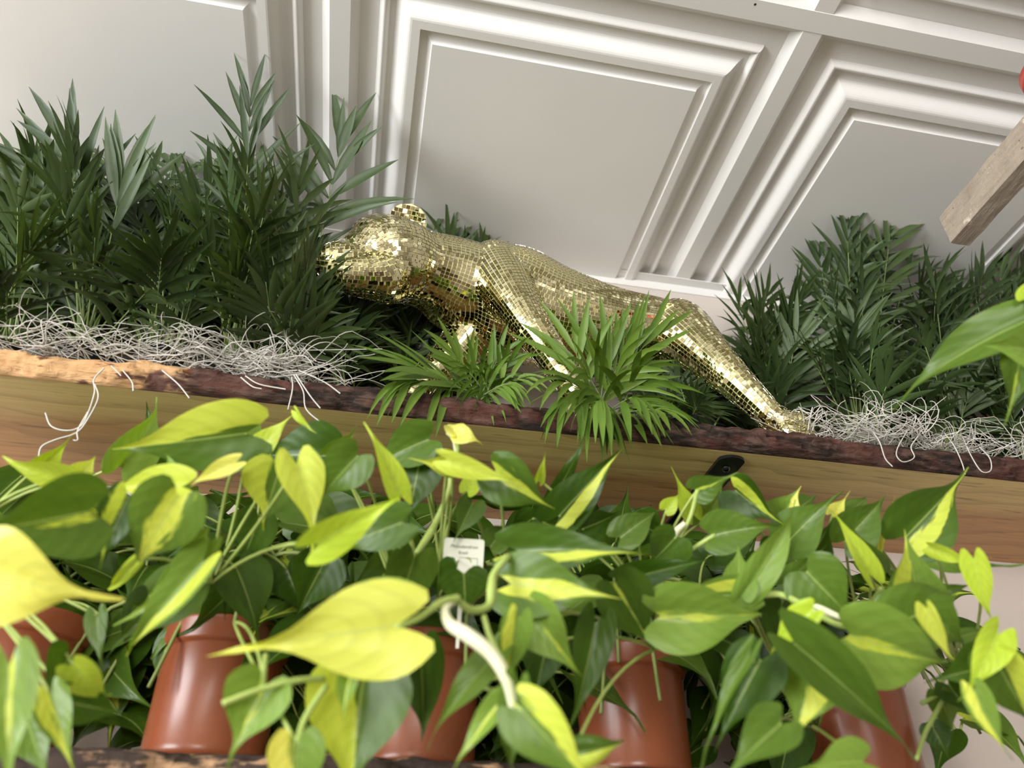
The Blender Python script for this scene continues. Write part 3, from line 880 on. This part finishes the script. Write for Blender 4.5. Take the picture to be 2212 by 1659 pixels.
def leaf_mesh_world(B, T, W, nrm, arch, fold, rs, wav=.03, curl=0.0, tail=None):
    if tail is None: tail = rs.uniform(1.0, 1.22)
    a = T - B; L = a.length; a = a / L
    n = (nrm - a * nrm.dot(a)).normalized(); s = a.cross(n)
    NU, NV = 16, 8
    vs, fs, uv = [], [], []
    ph = rs.uniform(0, 6)
    for i in range(NU + 1):
        u = (i / NU) ** 1.05
        w = max(float(np.interp(min(1, u * tail), WU, WW)), .030 * min(1, (1 - u) * 5) + .004) * W
        for j in range(NV + 1):
            v = -1 + 2 * j / NV
            av = abs(v)
            back = .20 * math.sin(PI * min(1, av * .80)) * (1 - u) ** 3
            y = (u - back) * L
            x = v * w
            z = arch * L * 4 * u * (1 - u) + fold * abs(x) + wav * L * math.sin(7 * u + ph + (1.5 if v > 0 else 0)) * av * av
            z -= curl * W * av ** 3
            z -= .10 * L * max(0, u - .82) * (4 if arch >= 0 else -2)
            vs.append(B + a * y + s * x + n * z); uv.append((v * .5 + .5, u))
    m = NV + 1
    for i in range(NU):
        for j in range(NV):
            q = i * m + j; fs.append((q, q + 1, q + m + 1, q + m))
    return vs, fs, uv
PXC = [(-40, 1630), (440, 1632), (902, 1634), (1372, 1632), (1868, 1630)]
PH, PYC = 0.118, 0.780
plants = []
POTLAB = ['variegated trailing plant in terracotta pot at the far left, cut by the picture edge', 'variegated trailing plant in glossy terracotta pot, second from the left, behind the big yellow leaf',
          'variegated trailing plant with a white name card, middle pot of the lower shelf', 'variegated trailing plant in terracotta pot, second from the right', 'variegated trailing plant in terracotta pot nearest the right end of the shelf']
for i, (px, py) in enumerate(PXC):
    c = PY(px, py, PYC); c = V((c.x, PYC, SL1))
    t = thing('trailing_philodendron', POTLAB[i], 'potted plant', c, 'trailing plants on the lower shelf')
    rb, rt = .0525, .0585
    prof = [(0, .001), (rb - .003, .001), (rb, .004), (rb + .0008, .010), (rb + .0002, .012), (rt - .0045, PH - .024), (rt - .003, PH - .0225), (rt - .001, PH - .021), (rt, PH - .019), (rt + .0006, PH - .003), (rt + .0012, PH - .001), (rt, PH),
            (rt - .003, PH), (rt - .0035, PH - .004), (rt - .006, PH - .03)]
    MB().lathe(prof, c, 56).build('pot', 'pot', t, True)
    MB().lathe([(rt - .006, PH - .018), (rt * .5, PH - .014), (0.0005, PH - .012)], c, 24).build('soil', 'soil', t, True)
    nodes = [c + V((0, 0, PH - .01))]
    # vines: rise from the soil and arch over the rim
    rs = random.Random(200 + i); vi = MB()
    for k in range(7):
        ang = -PI / 2 + rs.uniform(-1.6, 1.6); rr = rs.uniform(.05, .13); up = rs.uniform(.03, .11)
        p0 = c + V((rs.gauss(0, .018), rs.gauss(0, .014), PH - .015))
        p1 = p0 + V((math.cos(ang) * rr * .3, math.sin(ang) * rr * .3, up)); p2 = p0 + V((math.cos(ang) * rr, math.sin(ang) * rr, up * .75)); p3 = p2 + V((math.cos(ang) * .03, math.sin(ang) * .03, -rs.uniform(.03, .12)))
        for q in (p1, p2, p3): q.y = min(q.y, WY - .05)
        pts = [V(q) for q in spline([p0, p1, p2, p3], 6)]
        vi.tube(pts, [.0024 * (1 - .35 * j / len(pts)) for j in range(len(pts))], 6); nodes += pts[2:]
    vi.build('vine', 'vine', t, True)
    plants.append((t, c, nodes))

def petiole(leaf, B, anchor, rs, r=.0013):
    d = B - anchor; L = d.length
    if L < .004: return
    mid = anchor + d * .5 + V((0, 0, min(.25 * L, .02))) + V((rs.gauss(0, .06), rs.gauss(0, .04), 0)) * L
    pts = [anchor * (1 - t) ** 2 + mid * (2 * t * (1 - t)) + B * t * t for t in [k / 8 for k in range(9)]]
    MB().tube(pts, [r * (1.15 - .3 * k / 8) for k in range(9)], 6).build('petiole', 'petiole', leaf, True)
def add_leaf(pl, B, T, W, nrm, arch, fold, typ, rs, wav=.03, curl=0.0, anchor=None, stem=True, tail=None):
    t, c, nodes = pl
    vs, fs, uv = leaf_mesh_world(B, T, W, nrm, arch, fold, rs, wav, curl, tail)
    o = obj('leaf', vs, fs, 'philo', t, uv, True)
    off, half, yl, pale = TYPES[typ]
    off = max(-1, min(1, off + rs.gauss(0, .05)))
    o.color = (off * .5 + .5, half, min(1, max(0, yl + rs.gauss(0, .06))), min(1, max(0, pale + rs.gauss(0, .07))))
    if stem:
        if anchor is None:
            anchor = min(nodes, key=lambda q: (q - B).length)
        petiole(o, B, anchor, rs)
    return o
def near_plant(px):
    return min(range(5), key=lambda i: abs(px - (CX + (PXC[i][0] - CX) * .93)))
def L2(bx, by, tx, ty, w, d, typ, dd=None, roll=None, arch=.06, fold=None, wav=.03, curl=.0, pl=None, stem=True, tail=None):
    """leaf from its stalk joint to its tip, both given by the photograph's place and a distance"""
    if dd is None: dd = lr.uniform(-.03, .03)
    if roll is None: roll = lr.uniform(-.25, .25)
    if fold is None: fold = lr.uniform(.08, .55)
    B, T = PD(bx, by, d), PD(tx, ty, d + dd)
    W = 1.06 * w * (d + dd / 2) / FPX / math.cos(min(abs(roll), .9) * .8)
    mid = (B + T) / 2; a = (T - B).normalized(); n = (CAM - mid).normalized(); n = (n - a * n.dot(a)).normalized()
    n = Matrix.Rotation(roll, 3, a) @ n
    return add_leaf(plants[near_plant(bx) if pl is None else pl], B, T, W, n, arch, fold, typ, lr, wav, curl, stem=stem, tail=tail)
LEAVES = [
 # left group
 (531, 936, 236, 972, 150, .62, 'h', dict(dd=-.02, arch=.08, fold=.15)), (262, 1005, 345, 858, 92, .70, 'p', dict(arch=.16, roll=.4)),
 (550, 988, 640, 886, 58, .66, 'l', dict(arch=.05, roll=-.5)), (640, 890, 680, 936, 20, .66, 'l', dict(stem=False, roll=.7)), (536, 948, 553, 876, 42, .70, 'p', dict(roll=.5)),
 (712, 985, 556, 986, 128, .70, 'd', dict(roll=.25)), (716, 975, 772, 920, 46, .68, 'p', dict(roll=.5)),
 (640, 1003, 678, 1200, 96, .56, 'v', dict(dd=-.02, arch=.10, roll=-.35)), (772, 985, 686, 1085, 100, .60, 'm', dict(arch=.12)),
 (604, 1016, 566, 1150, 122, .60, 'h', dict(roll=.3, fold=.35)), (190, 1106, -70, 1152, 178, .49, 'n', dict(dd=-.04, arch=.08)),
 (-20, 1235, 262, 1298, 195, .43, 'y', dict(dd=.01, arch=.10, roll=.25, fold=.1, tail=1.25, wav=.05)), (82, 1010, 158, 938, 52, .64, 'l', dict(roll=.4)),
 (148, 1032, 0, 988, 60, .60, 'l', dict(roll=-.4)), (152, 1040, 208, 982, 52, .62, 'v', dict(arch=.25)),
 (392, 1052, 220, 1062, 78, .55, 'v', dict(roll=.5)), (384, 1060, 356, 978, 52, .57, 'p', dict(arch=.2)), (508, 1000, 403, 1052, 40, .58, 'y', dict(roll=.3)),
 (276, 1075, 214, 1228, 88, .53, 'r', dict(arch=.1)), (384, 1072, 296, 1222, 148, .52, 'C', dict(arch=.12, roll=.1)),
 (430, 1182, 246, 1364, 66, .54, 'N', dict(arch=.06, roll=-.5)), (436, 1216, 264, 1420, 84, .53, 'Q', dict(arch=.04, roll=.35, fold=.5)),
 (292, 1215, 226, 1282, 30, .57, 'l', {}), (320, 1290, 262, 1395, 70, .60, 'd', {}),
 (20, 1440, 25, 1760, 118, .42, 'N', dict(dd=-.03, roll=.2)), (150, 1420, 85, 1512, 100, .50, 'd', {}), (160, 1438, 240, 1506, 70, .49, 'l', dict(roll=.5, arch=.15)),
 (150, 1518, 282, 1545, 86, .49, 'd', dict(arch=.02)), (112, 1505, 168, 1690, 72, .46, 'R', {}), (210, 1330, 222, 1452, 46, .58, 'm', dict(roll=.4)), (60, 1560, 110, 1700, 90, .50, 'm', {}),
 # second pot and the big yellow leaf
 (855, 1352, 438, 1417, 205, .46, 'Z', dict(dd=-.015, arch=.07, fold=.10, roll=.05, tail=1.36, wav=.05)), (572, 1482, 486, 1662, 136, .47, 'N', dict(arch=.03, roll=.2)),
 (640, 1604, 630, 1790, 116, .44, 'Y', {}), (785, 1470, 750, 1740, 215, .50, 'h', dict(roll=.1)), (908, 1402, 914, 1614, 92, .55, 'd', {}), (757, 1458, 740, 1560, 44, .46, 'N', dict(roll=.3)),
 (1068, 1420, 918, 1614, 72, .50, 'm', dict(roll=.45, fold=.4)), (1082, 1515, 972, 1670, 50, .47, 'N', dict(roll=.3)), (895, 1204, 842, 1352, 104, .60, 'm', dict(roll=-.2)),
 (948, 1215, 946, 1296, 76, .62, 'd', {}), (1002, 1240, 1006, 1330, 104, .60, 'd', dict(roll=0, dd=0, fold=.1)), (745, 1330, 800, 1262, 70, .56, 'p', {}), (850, 1360, 770, 1450, 70, .50, 'm', dict(roll=.4)),
 (700, 1215, 640, 1330, 110, .66, 'd', {}), (620, 1230, 660, 1330, 90, .68, 'd', {}), (560, 1120, 520, 1230, 90, .66, 'd', {}),
 # middle
 (862, 1066, 790, 910, 50, .60, 'l', dict(roll=.35, arch=.03)), (925, 950, 800, 1012, 92, .66, 'm', dict(arch=.12)), (905, 1005, 880, 1145, 104, .66, 'd', {}),
 (690, 1172, 893, 1052, 84, .50, 'l', dict(arch=.04, roll=.25)), (866, 1130, 708, 1196, 92, .56, 'd', {}), (988, 940, 964, 915, 38, .66, 'y', dict(roll=.6, stem=False)), (988, 940, 1045, 963, 40, .66, 'y', dict(arch=.30, roll=-.3)),
 (976, 1006, 884, 990, 48, .62, 'v', dict(arch=.2)), (968, 994, 1124, 1040, 52, .60, 'v', dict(arch=.1, roll=.3)), (1072, 1018, 1200, 1102, 104, .62, 'c', dict(arch=.14)),
 (1164, 1036, 1178, 978, 22, .66, 'l', {}), (1190, 1082, 1264, 942, 42, .68, 'd', dict(roll=.4)), (1208, 1114, 1344, 968, 92, .66, 'r', dict(arch=.03)), (1258, 1142, 1350, 1098, 72, .66, 'd', dict(roll=.5)),
 (1122, 1190, 1412, 1196, 102, .58, 'r', dict(arch=.07, roll=-.2)), (1342, 1160, 1436, 1094, 72, .66, 'm', {}), (1106, 1262, 1346, 1292, 140, .54, 'C', dict(arch=.06, dd=-.02)),
 (1150, 1322, 1258, 1464, 108, .53, 'N', dict(arch=.05)), (1330, 1262, 1414, 1408, 118, .58, 'n', dict(arch=.04)), (1122, 1335, 1094, 1490, 66, .50, 'R', {}), (1060, 1180, 1100, 1130, 60, .66, 'm', {}),
 (1286, 1348, 1234, 1574, 84, .57, 'd', dict(roll=-.2)), (1180, 1400, 1150, 1540, 90, .58, 'd', {}), (1128, 1536, 1296, 1710, 124, .44, 'k', dict(roll=.1)), (1240, 1625, 1352, 1600, 64, .48, 'h', dict(arch=.30, curl=.3)),
 (1120, 1480, 1105, 1680, 70, .46, 'm', dict(roll=.3)), (1020, 1090, 980, 1170, 60, .66, 'm', {}), (1010, 1060, 1040, 1010, 40, .66, 'l', {}), (1150, 1120, 1090, 1160, 60, .68, 'd', {}),
 # right half
 (1606, 1284, 1392, 1302, 80, .60, 'R', dict(roll=.1)), (1428, 1330, 1652, 1326, 140, .58, 'N', dict(arch=.12, fold=.45, roll=.1)), (1604, 1402, 1448, 1338, 66, .62, 'd', dict(roll=.3)), (1356, 1250, 1552, 1203, 60, .62, 'd', dict(arch=.05)),
 (1597, 1282, 1594, 1172, 70, .60, 'p', dict(roll=.1)), (1614, 1272, 1728, 1076, 66, .60, 'p', dict(roll=.35)), (1642, 1428, 1542, 1624, 124, .54, 'd', {}), (1617, 1420, 1506, 1668, 34, .52, 'm', dict(roll=.5)),
 (1684, 1566, 1556, 1690, 104, .48, 'm', {}), (1507, 1058, 1596, 1020, 62, .68, 'n', dict(roll=.2)), (1496, 1110, 1452, 1012, 44, .70, 'l', {}), (1530, 1120, 1560, 1050, 90, .72, 'p', {}), (1543, 1156, 1684, 1134, 92, .66, 'm', dict(arch=.12)),
 (1590, 1060, 1700, 1140, 90, .70, 'q', {}), (1690, 1118, 1730, 1050, 80, .70, 'Y', dict(arch=.2)), (1712, 1108, 1768, 1066, 60, .70, 'm', {}), (1708, 1164, 1820, 1058, 104, .68, 'm', dict(roll=-.2)), (1800, 1108, 1836, 1062, 34, .71, 'y', {}), (1830, 1110, 1876, 1072, 46, .71, 'm', {}),
 (1826, 1168, 1916, 1068, 92, .68, 'm', dict(roll=.1)), (1876, 1238, 1786, 1090, 48, .64, 'l', dict(roll=.5, arch=.06)), (1888, 1224, 1836, 1130, 60, .66, 'm', {}), (1900, 1196, 1933, 1068, 12, .70, 'y', {}),
 (1958, 1158, 2099, 1006, 132, .68, 'r', dict(arch=.03)), (1980, 1272, 1955, 1150, 112, .62, 'Q', {}), (1744, 1236, 1846, 1340, 130, .60, 'm', dict(arch=.08)), (1698, 1258, 1784, 1180, 56, .64, 'm', {}),
 (1838, 1372, 2064, 1436, 165, .55, 'N', dict(arch=.10, roll=.15, fold=.35)), (1925, 1352, 2075, 1282, 135, .57, 'm', dict(roll=.1, arch=.1)), (2000, 1330, 2094, 1400, 110, .57, 'm', {}), (2004, 1316, 2060, 1430, 42, .54, 'v', dict(roll=.4)),
 (2104, 1208, 2142, 1342, 56, .60, 'l', dict(roll=.2)), (2014, 1184, 2110, 1218, 34, .62, 'l', dict(roll=.4)), (2030, 1208, 2216, 1224, 40, .66, 'm', dict(roll=.5)), (2040, 1275, 2116, 1258, 22, .64, 'm', {}),
 (2155, 1372, 2074, 1514, 70, .54, 'l', dict(roll=-.3)), (2150, 1425, 2246, 1584, 104, .54, 'k', {}), (2108, 1495, 2188, 1650, 56, .52, 'R', dict(roll=.3)), (2140, 1440, 1996, 1474, 104, .56, 'd', {}), (2075, 1375, 2140, 1362, 30, .60, 'm', {}),
 (1730, 1376, 1850, 1468, 104, .58, 'd', {}), (1718, 1392, 1994, 1646, 112, .52, 'm', dict(arch=.04, roll=-.35, fold=.4)), (1764, 1428, 1712, 1616, 142, .54, 'Q', dict(arch=.04)), (1752, 1326, 1658, 1424, 58, .54, 'l', dict(roll=.4, arch=.12)),
 (1862, 1646, 1716, 1664, 96, .48, 'p', dict(roll=.3)), (2030, 1500, 2062, 1590, 56, .62, 'm', {}), (2015, 1570, 2050, 1640, 60, .64, 'd', {}), (2050, 1480, 2115, 1560, 60, .62, 'd', {}), (1690, 1300, 1680, 1400, 90, .62, 'd', {}), (1460, 1160, 1400, 1220, 90, .66, 'd', {}),
 (1380, 1130, 1450, 1170, 80, .68, 'd', {}), (1640, 1190, 1700, 1260, 90, .66, 'd', {}), (1760, 1190, 1800, 1120, 80, .69, 'd', {}), (1440, 1100, 1475, 1060, 36, .70, 'l', {}),
]
for (bx, by, tx, ty, w, d, typ, kw) in LEAVES: L2(bx, by, tx, ty, w, d, typ, **kw)
# leaves deeper in the crowns, mostly in shade
for i, pl in enumerate(plants):
    t, c, nodes = pl; rs = random.Random(500 + i)
    for k in range(26):
        nd = nodes[rs.randrange(len(nodes))]
        ang = rs.uniform(0, 2 * PI); el = rs.uniform(-.8, .7)
        d = V((math.cos(ang) * math.cos(el), math.sin(ang) * math.cos(el) * .6, math.sin(el)))
        B = nd + d * rs.uniform(.02, .045) + V((0, 0, .01)); L = rs.uniform(.055, .085)
        T = B + (d + V((0, -.25, -.55))).normalized() * L
        for q in (B, T):
            q.y = min(q.y, WY - .03); q.y = max(q.y, .60)
        x, y = pix(B)
        if 1285 < y < 1640 and B.y < .74 and abs(x - (CX + (PXC[i][0] - CX) * .95)) < 150: continue
        if (T - B).length < .03: continue
        n = V((rs.gauss(0, .5), -1, rs.uniform(.0, 1.0))).normalized()
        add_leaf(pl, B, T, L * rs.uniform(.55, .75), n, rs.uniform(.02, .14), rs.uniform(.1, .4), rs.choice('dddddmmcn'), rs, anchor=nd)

# foliage packed behind, against the wall and between the pots; mostly dark types, deepening the shade by colour
for i, pl in enumerate(plants):
    t, c, nodes = pl; rs = random.Random(700 + i)
    for k in range(96):
        low = 44 <= k < 58; hi = k >= 58
        sd_ = rs.choice((-1, 1)) if i < 4 else -1
        x = c.x + (sd_ * rs.uniform(.06, .11) if low else rs.uniform(-.115, .115 if i < 4 else .07))
        y = rs.uniform(.80, .905) if low else rs.uniform(.745, .905)
        z = SL1 + (rs.uniform(.035, .12) if low else rs.uniform(.10, .27 if i < 4 else .23))
        if hi: y = rs.uniform(.85, .91); z = SL1 + rs.uniform(.18, .31 if i < 4 else .25); x = c.x + rs.uniform(-.13, .13 if i < 4 else .05)
        B = V((x, y, z)); L = rs.uniform(.060, .090)
        T = B + V((rs.gauss(0, .6), rs.uniform(-.7, .1), rs.uniform(-1.0, .5))).normalized() * L
        T.y = min(T.y, WY - .025); T.z = max(T.z, SL1 + .01)
        n = V((rs.gauss(0, .5), -1, rs.uniform(-.2, .8))).normalized()
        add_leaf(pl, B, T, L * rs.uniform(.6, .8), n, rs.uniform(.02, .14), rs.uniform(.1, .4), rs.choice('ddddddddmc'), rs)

# stems that show: knuckled vine of the middle pot and its pale sheath
def stem_part(name, rows, mat, pl, n=6):
    sp = spline([(*PD(a, b, d), r * d / FPX) for a, b, d, r in rows], 8)
    MB().tube([p[:3] for p in sp], [p[3] for p in sp], 10).build(name, mat, plants[pl][0], True)
stem_part('petiole', [(855, 1356, .46, 7), (905, 1334, .47, 7.5), (950, 1303, .48, 9), (990, 1293, .49, 10)], 'petiole', 2)
stem_part('vine', [(985, 1296, .49, 8), (1020, 1318, .50, 9), (1056, 1308, .51, 9), (1062, 1270, .52, 11), (1068, 1238, .53, 8), (1098, 1203, .55, 8), (1080, 1240, .62, 7), (1000, 1320, .72, 6)], 'petiole', 2)
stem_part('sheath', [(985, 1296, .49, 7), (962, 1315, .48, 9), (972, 1348, .475, 13), (1010, 1372, .47, 16), (1060, 1412, .465, 15), (1095, 1470, .46, 13), (1112, 1540, .46, 10), (1126, 1606, .46, 5)], 'sheath', 2)
stem_part('petiole', [(1045, 1330, .50, 6), (1062, 1385, .49, 7), (1098, 1450, .48, 7)], 'petiole', 2)
stem_part('petiole', [(990, 940, .66, 5), (988, 975, .66, 5), (975, 1010, .66, 6), (970, 1060, .65, 6), (945, 1120, .64, 7), (930, 1150, .64, 9), (900, 1195, .62, 6)], 'petiole', 2)
stem_part('petiole', [(965, 935, .66, 3), (980, 950, .66, 4), (985, 985, .66, 4)], 'sheath', 2)
stem_part('petiole', [(842, 1100, .62, 6), (880, 1150, .63, 6), (898, 1210, .64, 6)], 'petiole', 2)
stem_part('petiole', [(570, 1485, .47, 6), (571, 1445, .47, 6), (574, 1415, .48, 6)], 'petiole', 1)
stem_part('petiole', [(480, 1520, .45, 7), (560, 1490, .46, 7), (640, 1470, .47, 7), (700, 1466, .48, 7)], 'petiole', 1)
stem_part('petiole', [(642, 1606, .44, 7), (660, 1550, .455, 7), (705, 1480, .47, 7)], 'petiole', 1)
stem_part('petiole', [(1507, 1058, .68, 5), (1490, 1120, .68, 5), (1452, 1190, .67, 5)], 'petiole', 3)
stem_part('petiole', [(1545, 1155, .66, 5), (1490, 1190, .66, 5), (1458, 1215, .66, 5)], 'petiole', 3)
stem_part('sheath', [(1452, 1178, .67, 6), (1460, 1150, .67, 8), (1480, 1130, .67, 5)], 'sheath', 3)
stem_part('vine', [(1645, 1285, .60, 7), (1690, 1285, .60, 7), (1740, 1310, .58, 7), (1800, 1345, .57, 7), (1850, 1357, .56, 7)], 'petiole', 4)
stem_part('sheath', [(1715, 1290, .60, 6), (1770, 1315, .59, 9), (1830, 1340, .58, 5)], 'sheath', 4)
stem_part('petiole', [(1905, 1270, .64, 5), (1880, 1300, .66, 5), (1845, 1310, .68, 5), (1838, 1330, .70, 5)], 'petiole', 4)
stem_part('petiole', [(1980, 1640, .56, 4), (2000, 1580, .60, 5), (2040, 1500, .62, 5), (1990, 1520, .62, 5)], 'petiole', 4)

# plant name card standing in the middle pot
tc = [PD(960, 1161, .655), PD(1047, 1166, .655), PD(1046, 1236, .652), PD(962, 1232, .652)]
ctr = (tc[0] + tc[1]) / 2
exx = (tc[1] - tc[0]).normalized(); nn = (CAM - ctr); nn = (nn - exx * nn.dot(exx)).normalized(); dwn = nn.cross(exx) * -1
if dwn.z > 0: dwn = -dwn
wcard = (tc[1] - tc[0]).length; hcard = wcard * 1.5
pot3 = plants[2]
card = thing('name_card', 'small white plant name card printed in grey, among the leaves of the middle pot', 'plant label', tc[0] + dwn * hcard * 1.9)
def card_pt(u, v, h=0.0): return tc[0] + exx * (u * wcard) + dwn * (v * wcard) + nn * h
rr = .07; outl = []
for cx_, cy_, a0 in ((rr, rr, PI), (1 - rr, rr, 1.5 * PI)):
    for k in range(6):
        a = a0 + PI / 2 * k / 5; outl.append((cx_ + rr * math.cos(a), cy_ + rr * math.sin(a)))
outl += [(1, 1.05), (.56, 1.30), (.54, 2.6), (.46, 2.6), (.44, 1.30), (0, 1.05)]
m = len(outl)
vs = [card_pt(u, v, 0) for u, v in outl] + [card_pt(u, v, -.0006) for u, v in outl]
fs = [tuple(range(m)), tuple(range(2 * m - 1, m - 1, -1))] + [(i, m + i, m + (i + 1) % m, (i + 1) % m) for i in range(m)]
obj('card', vs, fs, 'tag', card)
def words(name, s, u, v, size, mat, shear=0.0):
    cu = bpy.data.curves.new(name, 'FONT'); cu.body = s; cu.size = size * wcard; cu.align_x = 'CENTER'; cu.shear = shear; cu.resolution_u = 3
    ob = bpy.data.objects.new(name, cu); COL.objects.link(ob)
    dg_ = bpy.context.evaluated_depsgraph_get(); me_ = ob.evaluated_get(dg_).to_mesh()
    vv = [card_pt(u, v, .0003) + exx * p.co.x - dwn * p.co.y for p in me_.vertices]; ff = [tuple(p.vertices) for p in me_.polygons]
    bpy.data.objects.remove(ob)
    obj(name, vv, ff, mat, card)
words('lettering', 'Philodendron', .50, .235, .125, 'ink', .25)
words('lettering', 'Brasil', .49, .375, .105, 'ink')
def blob(name, pts, mat): obj(name, [card_pt(u, v, .0003) for u, v in pts], [tuple(range(len(pts)))], mat, card)
blob('picture', [(.16 + .10 * math.cos(a) * (1 + .2 * math.sin(3 * a)) + .07, .56 + .10 * math.sin(a)) for a in [2 * PI * k / 16 for k in range(16)]], 'inkgreen')
blob('picture', [(.32 + .05 * math.cos(a), .66 + .06 * math.sin(a)) for a in [2 * PI * k / 12 for k in range(12)]], 'inklime')
blob('picture', [(.55, .47), (.62, .44), (.68, .46), (.71, .54), (.70, .60), (.67, .52), (.62, .49)], 'inklime')
for q in ([(.38, .455), (.86, .465), (.86, .475), (.38, .465)], [(.85, .465), (.86, .465), (.86, .95), (.85, .95)]): blob('picture_frame', q, 'ink')

# ------------------------------------------------------------------ hanging beam with a red pot, at the right edge
bq = PY(2027, 471, .56)                      # upper left corner of the beam's end
bw, bh = .027, .046
bx0, bz1 = bq.x, bq.z
beam = thing('hanging_beam', 'rough weathered grey-brown wooden beam jutting in at the upper right', 'wooden beam', (bx0 + bw / 2, .0, bz1 - bh))
n = 90; ring = 20; vs, fs = [], []
for i in range(n + 1):
    y = .56 - 1.2 * i / n
    for k in range(ring):
        side, f = divmod(k, 5); f = f / 5
        x, z = [(bx0 + bw * f, bz1), (bx0 + bw, bz1 - bh * f), (bx0 + bw * (1 - f), bz1 - bh), (bx0, bz1 - bh * (1 - f))][side]
        cc = V((bx0 + bw / 2, y, bz1 - bh / 2)); p = V((x, y, z)); d = (p - cc)
        corner = max(0.0, (d.length / (bh * .5)) - 1.0)
        k2 = 1 - .03 * corner + noise.noise(p * 55) * .045 + noise.noise(p * 160) * .03
        if i in (0, n): k2 *= .97
        vs.append(cc + V((d.x * k2, noise.noise(p * 40) * .003, d.z * k2)))
for i in range(n):
    for k in range(ring):
        a, b = i * ring + k, i * ring + (k + 1) % ring; fs.append((a, b, b + ring, a + ring))
fs.append(tuple(range(ring - 1, -1, -1))); fs.append(tuple(n * ring + k for k in range(ring)))
obj('timber', vs, fs, 'weathered', beam)
for yy in (.05, -.50):
    MB().tube([(bx0 + bw / 2, yy, bz1 - .004), (bx0 + bw / 2, yy, ZC + .010)], .004, 8).build('rope', 'rope', beam, True)
rad = .036
ry = .50
def pot_left(y): return min(pix(V((bx0 + bw / 2 + .012 - rad * f, y + rad * g, bz1 + h)))[0] for h in (.0, .028, .040) for f, g in ((1, 0), (.9, .44), (.7, .7)))
while ry > -.4 and pot_left(ry) < 2202: ry -= .002
rc = V((bx0 + bw / 2 + .012, ry, bz1 + .001))
pot6 = thing('trailing_philodendron', 'trailing plant leaves hanging in from the right edge, its red pot barely seen', 'potted plant', rc)
MB().lathe([(0, 0), (rad * .8, 0), (rad * .82, .003), (rad * .97, .026), (rad, .028), (rad, .040), (rad * .94, .040), (rad * .92, .03)], rc, 40).build('pot', 'redpot', pot6, True)
MB().lathe([(rad * .93, .032), (0.0005, .035)], rc, 20).build('soil', 'soil', pot6, True)
v6 = [rc + V((0, 0, .034)), rc + V((.03, .02, .08)), rc + V((rad + .05, .06, .06)), PD(2330, 560, .72), PD(2285, 690, .66), PD(2230, 760, .62), PD(2215, 800, .62)]
sp6 = [V(p) for p in spline(v6, 6)]
MB().tube(sp6, .0022, 6).build('vine', 'vine', pot6, True)
plants.append((pot6, rc, sp6[12:]))
for (bx, by, tx, ty, w, d, typ, kw) in [(2222, 692, 1922, 876, 92, .60, 'm', dict(roll=.55, arch=.08, fold=.35, dd=.04)), (2240, 760, 2120, 745, 110, .58, 'p', dict(arch=.08)), (2206, 762, 2172, 922, 74, .60, 'n', dict(arch=.03)),
                                        (2215, 645, 2235, 600, 40, .60, 'l', {}), (2260, 700, 2330, 800, 90, .60, 'm', {})]:
    L2(bx, by, tx, ty, w, d, typ, pl=5, **kw)
